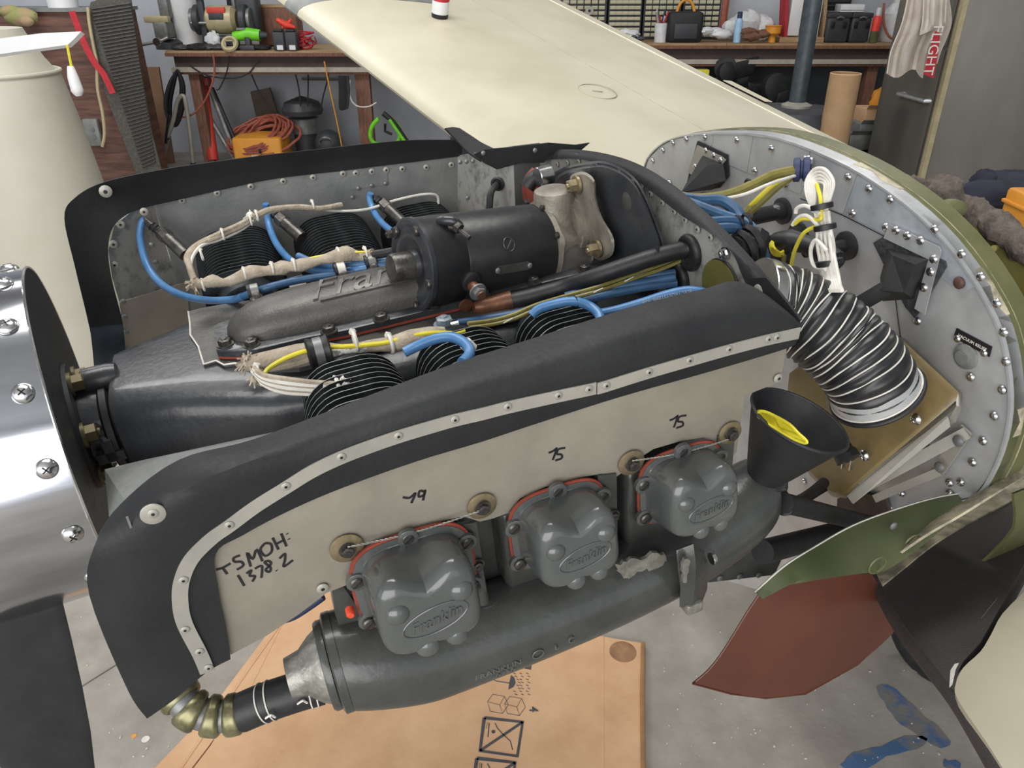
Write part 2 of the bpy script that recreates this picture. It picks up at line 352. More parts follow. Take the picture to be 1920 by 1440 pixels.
def hook(dy, dx=0):
    s = [(908, 1346), (980, 1354), (970, 1418), (900, 1408), (908, 1346)]
    s = [(x+dx, y+dy) for x, y in s]
    a = [ink(s, .0085), ink([s[1], s[3]], .0065)]
    a += [ink([(917+dx, 1356+dy), (915+dx, 1382+dy)], .0025), ink([(914+dx, 1354+dy), (912+dx, 1366+dy)], .001)]
    a.append(lathe([(.0045, 0), (.0045, .0005)], PZ(925+dx, 1372+dy, cz+.0003), Z, 14))
    a.append(ink([(928+dx, 1356+dy), (933+dx, 1366+dy), (944+dx, 1378+dy), (957+dx, 1390+dy), (961+dx, 1406+dy)], .0022))
    return join(*a)
cb.part('hook_symbol', hook(0), M['print'], smooth=False)
cb.part('hook_symbol', hook(76, -14), M['print'], smooth=False)
cb.part('oil_stain', lathe([(.035, 0), (.035, .0003)], PZ(1168, 1222, cz+.001), Z, 24), mat('oil_stain', (128, 92, 66), .6, 0, (165, 125, 92), 30))
cb.done()
# ------------------------------------------------------------------ spinner and propeller
sn = (L+T*.12-N*.05).normalized(); sc_ = PB(152, 800, .42); SR = .214
sp = Thing('spinner', 'polished metal propeller spinner with cross-head screws round its rear edge', 'spinner')
up_ = (N-sn*N.dot(sn)).normalized(); sd_ = sn.cross(up_)
sp.part('shell', lathe([(SR, 0), (SR*1.0, -.05), (SR*.995, -.12), (SR*.96, -.2), (SR*.88, -.28), (SR*.72, -.36), (SR*.45, -.43), (SR*.12, -.46)], sc_, sn, 72, cap=False), M['polish'])
sp.part('backplate', lathe([(SR*.995, .001), (SR*.995, -.004), (SR*.9, -.012), (SR*.5, -.012), (SR*.3, -.006), (.02, -.006)], sc_, sn, 64), M['dark'] if 0 else M['blackflat'])
sp.part('rim', torus(sc_, sn, SR-.001, .0018, 72, 6), M['chrome'])
for k in range(16):
    a = 2*pi*k/16+.07; d = up_*cos(a)+sd_*sin(a)
    sp.inst('screw', screw, sc_+d*SR-sn*.020, d, sc=1.05)
for k in range(14):
    a = 2*pi*k/14; d = up_*cos(a)+sd_*sin(a)
    sp.inst('rivet', smallriv, sc_+d*SR*.82-sn*.0115, sn)
sp.done()
hub = Thing('propeller', 'black propeller with a dark bolted hub behind the polished spinner', 'propeller')
hub.part('shaft', lathe([(.058, -.012), (.058, .060), (.062, .061), (.062, .075), (.03, .075)], sc_, sn, 32), M['black'])
hub.part('flange', lathe([(.085, -.010), (.085, .006), (.06, .008)], sc_, sn, 32), M['blackflat'])
bm_ = shared('hub_bolt', hexbolt(ZERO, Z, .012, .018), mat('dirty_brass', (74, 68, 50), .45, .5, (104, 94, 66), 60))
for k in range(6):
    a = 2*pi*k/6+.2; d = up_*cos(a)+sd_*sin(a); hub.inst('bolt', bm_, sc_+d*.07+sn*.006, sn)
outl = [((-60, 1115), (115, 1118)), ((-60, 1200), (135, 1200)), ((-50, 1290), (155, 1290)), ((-30, 1370), (170, 1370)), ((5, 1440), (178, 1440)), ((30, 1540), (180, 1540)), ((60, 1640), (160, 1640))]
rows = []
for i, (p, q) in enumerate(outl):
    A = PB(p[0], p[1], .33); B = PB(q[0], q[1], .30); m = (A+B)/2; h = (B-A)/2; nn = h.cross(N).normalized()
    rows.append([m+h*cos(t)+nn*(.012*sin(t)*(1.2-.7*cos(t))) for t in [2*pi*k/20 for k in range(20)]])
hub.part('blade', caps(loft(rows, closed=True), len(rows), 20), M['blackflat'])
hub.done()
# ------------------------------------------------------------------ crankcase
BC = .42
def sring(a, bc, cc, hb, hc, n=3.4, k=28, tilt=0):
    o = []
    for i in range(k):
        t = 2*pi*i/k; x = hb*copysign(abs(cos(t))**(2/n), cos(t)); y = hc*copysign(abs(sin(t))**(2/n), sin(t)); o.append(W(a+y*tilt, bc+x, cc+y))
    return o
cr = Thing('engine_crankcase', 'black painted engine crankcase with tapered nose and bare grey top deck', 'engine')
cr.part('nose_case', caps(loft([sring(*r) for r in [(-.452, BC, -.034, .078, .066, 4), (-.448, BC, -.034, .086, .074, 5), (-.44, BC, -.034, .088, .076, 5), (-.34, BC, -.030, .135, .073, 6), (-.26, BC, -.032, .175, .073, 7), (-.2, BC, -.045, .185, .085, 7)]], closed=True), 6, 28), M['black'])
cr.part('case_body', caps(loft([sring(*r) for r in [(-.275, BC, -.065, .16, .1, 5), (-.27, BC, -.065, .17, .108, 5), (.27, BC, -.065, .17, .108, 5), (.285, BC, -.065, .16, .1, 5)]], closed=True), 4, 28), M['black'])
deck = [(353, 584), (375, 578), (430, 568), (520, 556), (700, 520), (900, 490), (1080, 480), (1120, 560), (900, 610), (700, 655), (560, 690), (480, 692), (462, 684), (440, 681), (420, 684), (405, 676), (382, 683), (372, 650), (357, 628), (356, 606)]
cr.part('top_deck', sheet([PC(x, y, .046) for x, y in deck], -.006, N), M['topcov'], smooth=False, label='bare grey deck plate with a chipped paint edge')
cr.part('edge_line', tube([PC(x, y, .0462) for x, y in deck[11:]+deck[:1]], .0012, 5), M['whitew'])
cr.part('nose_boss', lathe([(.016, -.01), (.018, 0), (.018, .03), (.012, .034)], PB(206, 706, .42), -L, 16), M['black'])
cr.part('nose_boss', lathe([(.013, 0), (.013, .02), (.009, .024)], PB(262, 676, .50), -L, 16), M['black'])
cr.part('parting_flange', tube([PB(x, y, b) for x, y, b in ((205, 706, .43), (222, 704, .45), (240, 700, .47), (262, 684, .49), (285, 668, .50), (325, 640, .51), (355, 622, .52))], [.012, .012, .009, .012, .008, .007, .006], 8, 3), M['black'])
cr.part('seal_ring', lathe([(.062, 0), (.068, .004), (.068, .012), (.06, .016)], W(-.47, BC, -.034), L, 32), M['rubber2'])
cr.part('lower_bracket', join(box(PB(212, 850, .36), L, T, N, .035, .02, .014), box(PB(206, 838, .36), L, T, N, .012, .02, .03)), M['black'])
cr.done()
# top cover with its cast script
tc = Thing('top_cover', 'dusty dark cast engine top cover with raised script lettering in front of the starter', 'engine cover')
CA = .412
def covring(z0, f):
    st = []
    def hw(a): return .030+.031*min(1, max(0, (a+.315)/.05))**.5 if a < -.2 else .061+.006*min(1, (a+.2)/.05)
    A = [-.312, -.306, -.29, -.265, -.235, -.2, -.15, 0, .15, .25]
    near = [(a, -(hw(a)*f)) for a in A]; far = [(a, hw(a)*f) for a in reversed(A)]
    return [W(a if a > -.3 else a*(1 if f > .95 else .97), CA+x, z0) for a, x in near+far]
tc.part('gasket', caps(loft([covring(.0475, 1.04), covring(.0505, 1.04)], closed=True), 2, 20), M['red'])
tc.part('flange', caps(loft([covring(.0505, 1.02), covring(.058, 1.02), covring(.0595, .98)], closed=True), 3, 20), M['black'])
def domerow(a, hw, hh):
    return [W(a, CA-hw*cos(pi*k/14)*1.0, .058+hh*sin(pi*k/14)**.75) for k in range(15)]
tc.part('dome', loft([domerow(a, hw, hh) for a, hw, hh in [(-.296, .006, .001), (-.294, .017, .009), (-.288, .026, .018), (-.276, .035, .027), (-.26, .041, .034), (-.235, .046, .039), (-.2, .049, .042), (-.1, .05, .043), (.05, .05, .043), (.2, .05, .043), (.24, .046, .03)]]), M['topcov'])
sv = (T*.35+N*.94).normalized()
def drape(m, off):
    V = []
    for p in m[0]:
        a, b, c = ABC(p); ct = max(-.98, min(.98, (CA-b)/.05)); V.append(W(a, b, .058+.043*(1-ct*ct)**.375+off+(c-.3)))
    return V, m[1]
tc.part('lettering', drape(text('Franklin', .066, W(-.078, CA-.012, .3), L, T, .0014, shear=.4), .0006), mat('topcov_letter', (80, 79, 76), .4, .25, (104, 102, 98), 22), smooth=False, label='raised cast script')
tc.part('lettering_underline', drape(ribbon([W(-.17+.02*i, CA-.034, .3) for i in range(11)], .003, N, .0015), .0004), M['topcov'])
for p in ((-.30, -.028), (-.268, -.048), (-.17, -.062), (-.10, -.063), (-.03, -.063), (.045, -.063), (.12, -.063), (.20, -.063), (-.225, .058), (-.15, .063), (-.075, .063), (0, .063)):
    tc.inst('bolt', hexb, W(p[0], CA+p[1], .0585), N)
tc.done()
# ------------------------------------------------------------------ cylinders: each a stack of fins
def rrect(hw, hh, r, k=7):
    o = []
    for cx, cy, a0 in ((hw-r, hh-r, 0), (-hw+r, hh-r, 90), (-hw+r, -hh+r, 180), (hw-r, -hh+r, 270)):
        o += [(cx+r*cos(radians(a0+90*i/k)), cy+r*sin(radians(a0+90*i/k))) for i in range(k+1)]
    return o
def finmesh(hw, hh, r, em):
    o = rrect(hw, hh, r); rows = [[Vector((x, y, z)) for x, y in o] for z in (-.0008, .0008)]
    return shared('cooling_fin', caps(loft(rows, closed=True), 2, len(o)), M['fin'], em, lambda p: abs(p.normal.z) < .5, smooth=False)
fin_n = finmesh(.066, .066, .048, mat('lit_fin_edge', (112, 116, 118), .4, .3, (140, 142, 142), 60)); fin_f = finmesh(.071, .066, .05, mat('faintly_lit_fin_edge', (66, 70, 72), .4, .3, (88, 92, 94), 60))  # edges coloured paler to stand in for reflected light, strongest on near fins
ord_ = ['foremost', 'middle', 'rearmost']
for side in (0, 1):
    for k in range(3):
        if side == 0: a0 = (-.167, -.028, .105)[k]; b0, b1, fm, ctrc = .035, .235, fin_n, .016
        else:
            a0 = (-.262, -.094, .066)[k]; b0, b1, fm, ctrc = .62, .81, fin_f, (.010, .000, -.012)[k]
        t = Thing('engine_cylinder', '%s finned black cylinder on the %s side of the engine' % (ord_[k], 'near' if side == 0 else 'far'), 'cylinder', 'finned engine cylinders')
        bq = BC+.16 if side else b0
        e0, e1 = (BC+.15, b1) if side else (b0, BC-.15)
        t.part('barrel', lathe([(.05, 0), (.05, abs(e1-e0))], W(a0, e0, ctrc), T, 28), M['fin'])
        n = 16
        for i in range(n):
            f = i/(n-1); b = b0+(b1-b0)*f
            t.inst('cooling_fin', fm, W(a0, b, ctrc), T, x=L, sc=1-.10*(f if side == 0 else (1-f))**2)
        t.done()
# ------------------------------------------------------------------ rocker covers
def cov_ring(z, hw, hh, dip, n=4.2, k=56, cy=0):
    o = []
    for i in range(k):
        t = 2*pi*i/k; x = hw*copysign(abs(cos(t))**(2/n), cos(t)); y = hh*copysign(abs(sin(t))**(2/n), sin(t))
        if y > 0: y -= dip*1.3*exp(-(x/.0180)**2)*(y/hh)**2; y -= dip*.45*max(0, (abs(x)-.03)/.02)**2*(y/hh)
        else: y += dip*.28*exp(-((x-.0)/.012)**2)*(y/hh)**2*1.0
        o.append((x, y+cy, z))
    return o
def cover(ac, cc, sc, label, k):
    t = Thing('rocker_cover', label, 'engine cover', 'grey rocker covers along the near side of the engine')
    bz = -.004
    tl = radians(13)
    def X(p):
        x, y, z = p[0]*sc, p[1]*sc*.98, p[2]*sc*.86
        k = min(1, max(0, (p[2]-.004)/.012)); a_ = tl*k
        return W(ac+x, bz-(z*cos(a_)-y*sin(a_)*.8), cc+y*cos(a_)+z*sin(a_)*1.0)
    def R(rings): return caps(loft([[X(p) for p in r] for r in rings], closed=True), len(rings), 56)
    t.part('gasket', R([cov_ring(.000, .0655, .062, 0, 3.4), cov_ring(.0028, .0655, .062, 0, 3.4)]), M['red'])
    t.part('flange', R([cov_ring(.0028, .0625, .059, 0, 3.4), cov_ring(.0058, .0625, .059, 0, 3.4), cov_ring(.0072, .060, .0565, 0, 3.4)]), M['coverp'])
    shl = t.part('shell', R([cov_ring(.006, .0555, .052, .000, 3.6), cov_ring(.012, .0535, .0505, .001, 3.8), cov_ring(.03, .0525, .0505, .004), cov_ring(.05, .0520, .0500, .009), cov_ring(.066, .0512, .0485, .0125), cov_ring(.074, .0495, .0465, .014), cov_ring(.080, .0460, .043, .0145), cov_ring(.0835, .041, .038, .0135), cov_ring(.0845, .034, .031, .011)]), M['coverp'])
    for x, y, r in ((-.031, .009, .0125), (.032, .011, .0125), (-.010, -.0420, .0125), (.020, -.0410, .012)):
        z0 = .0825 if y > 0 else .078
        sp_ = [[X((x+r*sin(p)*cos(a), y+r*sin(p)*sin(a), z0+r*.75*cos(p)-.002)) for a in [2*pi*j/16 for j in range(16)]] for p in (1.55, 1.2, .85, .5, .22, .03)]
        t.part('boss', caps(loft(sp_, closed=True), 6, 16), M['coverp'], parent=shl)
    ov = [X((.033*cos(a)+.002, .0145*sin(a)-.010+.004*cos(a), .0848)) for a in [2*pi*j/40 for j in range(41)]]
    t.part('oval_rim', tube(ov, .0011, 6), M['coverp'], parent=shl)
    t.part('lettering', text('Franklin', .0165*sc, X((.002, -.010, .0848)), L+N*.12, N*cos(tl)+T*sin(tl), .0012, shear=.35), M['coverp'], smooth=False, parent=shl, label='raised script in an oval')
    for x, y in ((-.0585, .022), (-.057, -.036), (.0, .0565), (.0585, .026), (.058, -.036)):
        t.part('ear', lathe([(.0105, .002), (.0105, .0068), (.009, .0075)], X((x, y, 0)), -T, 16), M['coverp'])
        t.inst('screw', slot, X((x, y, .0075)), -T, sc=1.05)
    t.done()
cvs = [(ABC(PB(778, 1078, -.004))[0], ABC(PB(778, 1078, -.004))[2], .98), (ABC(PB(1046, 982, -.004))[0], ABC(PB(1046, 982, -.004))[2], .87), (ABC(PB(1273, 904, -.004))[0], ABC(PB(1273, 904, -.004))[2], .82)]
for k, (a, c, s_) in enumerate(cvs):
    cover(a, c, s_, ['grey rocker cover under the handwritten 79, nearest the front of the engine', 'middle grey rocker cover under the left handwritten 75', 'rearmost grey rocker cover under the right handwritten 75, partly shaded'][k], k)
hd = Thing('cylinder_head_row', 'grey painted cylinder head castings behind the three rocker covers', 'engine casting')
for k, (a, c, s_) in enumerate(cvs):
    hd.part('head', box(W(a, .033, c-.03), L, T, N, .122, .055, .11, .008), M['castp'])
    hd.part('bracket_plate', sheet([W(a+.05, -.002, c+.045), W(a+.072, -.002, c+.04), W(a+.072, -.002, c-.07), W(a+.05, -.002, c-.07)], .004, T), M['castp'], smooth=False)
    hd.inst('bolt', hexb, W(a+.066, -.003, c-.015), -T, sc=.7)
    hd.part('push_rod_tube', tube([W(a+.066, .012, c-.03), W(a+.068, .0, c-.09), W(a+.07, .01, c-.14)], .008, 10, 3), M['castp'])
hd.part('web', box(W(-.03, .055, -.085), L, T, N, .40, .03, .19, .004), M['castp'])
hd.part('lower_hose', tube([PB(x, y, .03) for x, y in ((524, 1160), (550, 1152), (580, 1133), (604, 1116))], .006, 10, 4), mat('dark_blue_hose', (36, 48, 72), .4))
hd.part('end_flange', sheet([PB(x, y, .01) for x, y in ((622, 1102), (640, 1095), (665, 1130), (690, 1180), (700, 1260), (662, 1240), (640, 1190), (628, 1150))], .02, T), M['castp'], smooth=False)
hd.part('orange_cap', lathe([(.0045, 0), (.0045, .008), (.003, .010)], PB(655, 1142, -.006), -T, 12), mat('orange_seal', (205, 70, 40), .5), label='orange-red sealing cap')
hd.done()
# ------------------------------------------------------------------ cast manifold log under the covers
lg = Thing('intake_manifold', 'long grey cast manifold tube running under the rocker covers', 'manifold')
ax_ = [(-.262, .012, -.158, .050), (-.258, .012, -.159, .054), (-.22, .010, -.168, .058), (-.18, .008, -.178, .058), (-.14, .006, -.184, .054), (-.05, .006, -.186, .052), (.05, .008, -.184, .051), (.14, .012, -.178, .050), (.2, .018, -.168, .050), (.25, .026, -.156, .050), (.28, .032, -.148, .045), (.295, .036, -.143, .032), (.302, .038, -.142, .012)]
ax_ = cat(ax_, 3)
lg.part('body', caps(loft([[W(a, b+r*cos(t), c+r*sin(t)*(1+.0)) for t in [2*pi*k/36 for k in range(36)]] for a, b, c, r in ax_], closed=True), len(ax_), 36), M['castp'])
def LP(a, ang, r=.0530): return W(a, .006-r*cos(radians(ang)), -.1855-r*sin(radians(ang)))
def LU(ang): return N*cos(radians(ang))-T*sin(radians(ang))
lg.part('cast_lettering', join(text('FRANKLIN', .0115, LP(-.105, 4), L, LU(4), .0012), text('10720', .0115, LP(-.10, 17), L, LU(17), .0012)), mat('castp_worn', (84, 86, 83), .3, 0, (104, 104, 100), 30), smooth=False, label='raised cast maker name and number')
lg.part('cast_mark', join(torus(LP(-.058, 4), LP(0, 4)-LP(0, 4, 0), .0065, .0008, 18, 5), text('L', .011, LP(-.036, 3), L, LU(3), .0012), text('C', .012, LP(-.018, 1), L, LU(1), .0012)), mat('castp_worn', (1, 1, 1)), smooth=False)
lg.part('cast_tab', box(PB(827, 1282, -.03), L, T, N, .045, .01, .006), M['castp'])
rp = random.Random(4)
def patch(px, b, seed, jag=4):
    r_ = random.Random(seed); return sheet([PB(x+r_.uniform(-jag, jag), y+r_.uniform(-jag, jag), b) for x, y in cat(px, 4, True)], .004, T)
lg.part('bare_patch', patch([(1155, 1065), (1175, 1052), (1210, 1045), (1240, 1038), (1250, 1050), (1225, 1065), (1195, 1072), (1175, 1084)], -.035, 2), M['silver'], smooth=False, label='flaked patch of bare metal')
lg.part('end_flange', lathe([(.050, 0), (.054, .002), (.054, .010), (.046, .012)], W(-.270, .012, -.158), L, 32), M['castp'])
lg.part('end_flange', lathe([(.046, 0), (.048, .003), (.048, .008)], W(-.279, .012, -.158), L, 32), M['castp'])
lg.part('cone', lathe([(.042, 0), (.035, -.012), (.025, -.024), (.0215, -.040)], W(-.276, .012, -.158), (L+T*.0).normalized(), 28), M['silver'], label='bare metal reducing cone')
lg.done()
h0 = W(-.32, .006, -.163)
P_ = [(604, 1284, .006), (560, 1296, .008), (500, 1316, .012), (452, 1336, .018)]
hs = Thing('rubber_hose', 'black rubber hose sleeve bound with twisted safety wire', 'hose')
hp = [PB(*p) for p in P_]
hs.part('sleeve', tube(hp, .0205, 20, 4), M['rubber2'])
for f in (.12, .2, .62, .7):
    p = hp[0].lerp(hp[-1], f)+(PB(*P_[1])-PB(*P_[1]))*0
    q = cat([tuple(v) for v in hp], 20); i = int(f*(len(q)-1)); p = Vector(q[i]); ax = (Vector(q[i+1])-p)
    hs.part('safety_wire', torus(p, ax, .0209, .0008, 28, 5), M['whitew'])
for x, y in ((568, 1318), (508, 1345)):
    hs.part('wire_twist', tube([PB(x-10, y+2, -.014), PB(x, y-4, -.016), PB(x+8, y, -.014)], .0012, 5, 3), M['whitew'])
hs.done()
fx = Thing('flexible_pipe', 'tarnished brass-green segmented pipe elbow curling under the black baffle flap', 'pipe')
el = cat([(452, 1336, .018), (425, 1342, .02), (395, 1342, .024), (365, 1333, .03), (342, 1312, .04), (330, 1290, .055)], 8)
elw = [PB(*p) for p in el]
fx.part('core', tube(elw, .0165, 16), M['grey'])
for i in range(4):
    j = 5+i*10; seg = elw[max(0, j-4):j+5]
    n_ = len(seg); fx.part('ring', tube(seg, [.0190]+[.0212]+[.0218]*(n_-4)+[.0212, .0190], 20), M['brassgreen'])
fx.done()
bk = Thing('manifold_bracket', 'worn dark metal bracket clamped round the manifold below the rear cover', 'bracket')
bk.part('strap', loft([[PB(x, y, b) for x, y, b in r] for r in (((1268, 1032, -.055), (1272, 1070, -.065), (1276, 1105, -.06), (1274, 1138, -.045)), ((1300, 1020, -.06), (1305, 1060, -.07), (1303, 1105, -.066), (1296, 1142, -.05)), ((1320, 1032, -.05), (1328, 1062, -.055), (1326, 1105, -.05), (1316, 1130, -.04)))], .004), M['castp'])
bk.part('foot', box(PB(1296, 1132, -.045), L, T, N, .022, .02, .016, .003), M['silver'])
bk.part('scrape', patch([(1283, 1048), (1292, 1050), (1290, 1080), (1284, 1095), (1280, 1070)], -.0735, 5, 2), M['silver'], smooth=False)
bk.inst('bolt', hexs, PB(1333, 1048, -.05), L, sc=.8)
bk.done()
# ------------------------------------------------------------------ near side baffle
nb = Thing('side_baffle', 'near side bare metal engine baffle with handwritten numbers and a black rubber seal flap', 'engine baffle')
low = [(432, 1232), (425, 1185), (410, 1110), (404, 1035), (455, 1000), (540, 955), (640, 912), (780, 862), (900, 826), (1000, 793), (1160, 742), (1330, 694), (1470, 652), (1490, 640)]
mid = [(388, 1256), (352, 1181), (337, 1110), (352, 1048), (420, 985), (520, 920), (635, 860), (755, 815), (870, 783), (1000, 752), (1160, 712), (1330, 666), (1450, 636), (1497, 625)]
up = [(330, 1305), (262, 1200), (250, 1110), (268, 1020), (320, 935), (420, 880), (560, 830), (720, 775), (860, 728), (1000, 692), (1170, 640), (1330, 600), (1450, 585), (1498, 604)]
top = [(276, 1343), (240, 1290), (168, 1112), (178, 1020), (226, 945), (335, 862), (480, 822), (690, 742), (850, 682), (1000, 634), (1180, 577), (1310, 544), (1396, 530), (1496, 598)]
rws = []
for i in range(14):
    k = i/13; cu = .004 if i < 4 else .012+.03*min(1, (i-3)/5)
    rws.append([PB(*low[i], -.002), PB(*mid[i], -.005), PB(*up[i], -.010+.012*(i > 5)), PB(*top[i], cu if i > 3 else -.006)])
rows = [cat([tuple(p) for p in col], 4) for col in zip(*rws)]
rows = list(zip(*[cat([tuple(v) for v in r], 5) for r in zip(*rws)]))     # smooth along the length
rows = [cat(r, 4) for r in rows]
nb.part('rubber_flap', loft(rows, .0028, -T), M['rubber'])
pan = [(432, 1228), (400, 1075), (398, 1000), (452, 985), (640, 890), (900, 800), (1160, 715), (1330, 670), (1478, 640), (1462, 716), (1396, 742), (1388, 800), (1381, 848), (1360, 870), (1352, 842), (1320, 820), (1280, 826), (1225, 842), (1186, 868), (1170, 884), (1150, 898), (1128, 888), (1085, 896), (1020, 914), (975, 935), (952, 962), (925, 972), (900, 978), (868, 968), (800, 984), (740, 1006), (690, 1035), (662, 1070), (652, 1096), (612, 1112), (560, 1152), (500, 1192)]
nb.part('panel', sheet([PB(x, y, 0.001) for x, y in pan], .0015, T), M['alupanel'], smooth=False)
def strip(pts, wd, b, th=.0014):
    P = [Vector(q) for q in cat([tuple(PB(x, y, b)) for x, y in pts], 5)]; A = []; B = []
    for i, p in enumerate(P):
        t = (P[min(i+1, len(P)-1)]-P[max(i-1, 0)]).normalized(); s = t.cross(T).normalized()*wd/2; A.append(p+s); B.append(p-s)
    return loft([A, B], th, -T)
s1 = [(389, 1259), (375, 1225), (347, 1170), (338, 1130), (340, 1090), (358, 1048), (395, 1010), (430, 985), (480, 948), (536, 913), (585, 883), (640, 857), (695, 836), (747, 818), (800, 802), (853, 787), (905, 775), (952, 763), (1047, 742), (1104, 730), (1117, 727)]
s2 = [(1119, 728), (1137, 723), (1217, 698), (1293, 676), (1367, 655), (1441, 636), (1498, 624)]
cs_ = nb.part('clamp_strip', strip(s1, .0135, -.0080), M['alu']); nb.part('clamp_strip', strip(s2, .013, -.0080), M['alu'])
for x, y in ((391, 1252), (374, 1222), (347, 1181), (344, 1088), (430, 985), (536, 912), (640, 857), (747, 818), (853, 787), (952, 763), (1047, 742), (1104, 730), (1137, 723), (1217, 698), (1293, 676), (1367, 655), (1441, 636), (1457, 633)):
    nb.inst('rivet', pop, PB(x, y, -.0096), -T, sc=.75, parent=cs_ if x < 1120 else cs_+1)
wd_ = nb.part('flap_washer', lathe([(.0100, 0), (.0100, .0012), (.0092, .0016), (.001, .0016)], PB(287, 963, -.0125), -T, 28), M['alu']); nb.inst('rivet', pop, PB(287, 963, -.0139), -T, sc=.8, parent=wd_)
nb.inst('rivet', pop, PB(605, 1103, -.0008), -T, sc=1.05); nb.inst('rivet', pop, PB(1459, 709, -.0008), -T, sc=1.0)
nb.part('flap_crease', ribbon([PB(x, y, -.0085) for x, y in ((238, 968), (262, 1030), (290, 1086))], .0018, -T, .0006), M['grey'])
def hand(strokes):
    out = []
    for s in strokes: out.append(ribbon([Vector(q) for q in cat([tuple(PB(x, y, .001)) for x, y in s], 4)], .0024, -T, .0003, .0002))
    return join(*out)
def seven5(x, y, s=1.12): return [[(x-14*s, y-3*s), (x-8*s, y-5*s), (x-1*s, y-10*s), (x-1*s, y-10*s), (x-3*s, y-2*s), (x-7*s, y+9*s)], [(x+14*s, y-11*s), (x+3*s, y-9*s), (x, y-1*s), (x+7*s, y), (x+8*s, y+6*s), (x-3*s, y+10*s)], ]
nb.part('handwriting', hand([[(755, 932), (768, 933), (779, 924), (771, 943)], [(796, 922), (787, 920), (785, 931), (795, 927), (797, 918), (793, 938)]]), M['ink'], smooth=False, label='handwritten 79')
nb.part('handwriting', hand(seven5(1044, 852)), M['ink'], smooth=False, label='handwritten 75')
nb.part('handwriting', hand(seven5(1271, 791)), M['ink'], smooth=False, label='handwritten 75')
nb.part('handwriting', hand([
 [(405, 1068), (418, 1064), (432, 1056)], [(417, 1064), (426, 1076)],
 [(450, 1041), (438, 1046), (440, 1053), (452, 1053), (456, 1060), (444, 1068)],
 [(470, 1062), (463, 1036), (474, 1048), (481, 1030), (492, 1052)],
 [(497, 1018), (488, 1030), (497, 1042), (509, 1034), (508, 1020), (497, 1018)],
 [(511, 1008), (522, 1030)], [(527, 1000), (537, 1024)], [(517, 1020), (533, 1012)], [(538, 1000), (539, 1001)], [(541, 1010), (542, 1011)],
 [(446, 1078), (458, 1098)],
 [(462, 1075), (471, 1069), (468, 1079), (478, 1080), (473, 1090)],
 [(478, 1066), (491, 1061), (490, 1083)],
 [(504, 1051), (496, 1054), (507, 1064), (505, 1072), (498, 1068), (508, 1057), (504, 1051)],
 [(518, 1069), (519, 1070)], [(524, 1047), (534, 1038), (534, 1050), (532, 1062), (549, 1050)]]), M['ink'], smooth=False, label='handwritten TSMOH: 1378.2')
nb.part('pen_tick', hand([[(783, 806), (788, 801), (793, 801)]]), M['ink'], smooth=False)
nb.done()
wcs = [((650, 1027), .0165), ((903, 948), .0155), ((1183, 867), .0155), ((1368, 811), .0145)]
for k, ((x, y), r) in enumerate(wcs):
    t = Thing('large_washer', ['brass washer and drilled bolt left of the 79 on the near baffle', 'brass washer and drilled bolt right of the 79, between the first two rocker covers', 'brass washer and drilled bolt above the left edge of the rearmost rocker cover', 'brass washer and drilled bolt at the rear lower corner of the near baffle'][k], 'washer', 'washers holding the near baffle')
    p = PB(x, y, -.001)
    t.part('disc', lathe([(r, 0), (r, .0015), (r*.9, .002), (.003, .002)], p, -T, 32), M['brass'])
    t.part('small_washer', lathe([(r*.5, .002), (r*.5, .0035), (.003, .0035)], p, -T, 20), M['grey'])
    t.part('drilled_bolt', hexbolt(p-T*.0035, -T, .0062, .006), M['bolt'])
    t.done()
def twist(p, q, r=.0005, amp=.0006, pitch=.009, sag=.004):
    p, q = Vector(p), Vector(q); d = q-p; n = max(8, int(d.length/pitch*8)); t = d.normalized(); u = t.orthogonal().normalized(); v = t.cross(u); out = []
    for ph in (0, pi):
        out.append(tube([p+d*(i/n)-N*sag*sin(pi*i/n)+(u*cos(2*pi*i/8+ph)+v*sin(2*pi*i/8+ph))*amp for i in range(n+1)], r, 5))
    return join(*out)
one('safety_wire', 'twisted steel safety wire strung between the washers over the foremost rocker cover', 'wire', twist(PB(652, 1026, -.008), PB(900, 958, -.008)), M['alu'], 'twisted safety wires')
one('safety_wire', 'twisted steel safety wire strung between the washers over the rearmost rocker cover', 'wire', twist(PB(1186, 864, -.008), PB(1366, 824, -.008)), M['alu'], 'twisted safety wires')
# tray under the nose in front of near flap
one('lower_nose_baffle', 'dull grey metal floor baffle below the black nose case', 'engine baffle', sheet([PB(x, y, b) for x, y, b in ((196, 880, .30), (270, 862, .28), (560, 800, .2), (800, 760, .1), (640, 900, .06), (300, 1040, .06), (206, 985, .2))], .002, -N), M['alugrey'], smooth=False)
# ------------------------------------------------------------------ far side baffle
fb = Thing('side_baffle', 'far side grey riveted engine baffle with a dark rubber seal and speckled front ramp', 'engine baffle')
fo = [(178, 705), (172, 640), (165, 600), (141, 500), (121, 408), (140, 371), (195, 341), (300, 318), (400, 303), (500, 290), (600, 279), (700, 268), (780, 262), (868, 262)]
fi = [(238, 690), (234, 640), (228, 595), (209, 520), (203, 462), (216, 420), (257, 393), (340, 373), (430, 352), (520, 334), (640, 320), (710, 311), (785, 302), (864, 292)]
bb = [.69, .70, .71, .72, .735, .76, .80, .84, .846, .846, .846, .846, .846, .846]
R3 = [[PB(*fi[i], bb[i]), PB((fo[i][0]*.5+fi[i][0]*.5), (fo[i][1]*.5+fi[i][1]*.5), bb[i]-.006), PB(*fo[i], bb[i]-.02)] for i in range(14)]
rows = [cat([tuple(v) for v in r], 5) for r in zip(*R3)]; rows = list(zip(*rows)); rows = [cat(r, 3) for r in rows]
cut = 13
fb.part('rubber_seal', loft(rows[9:], .0028, -T), M['rubber'])
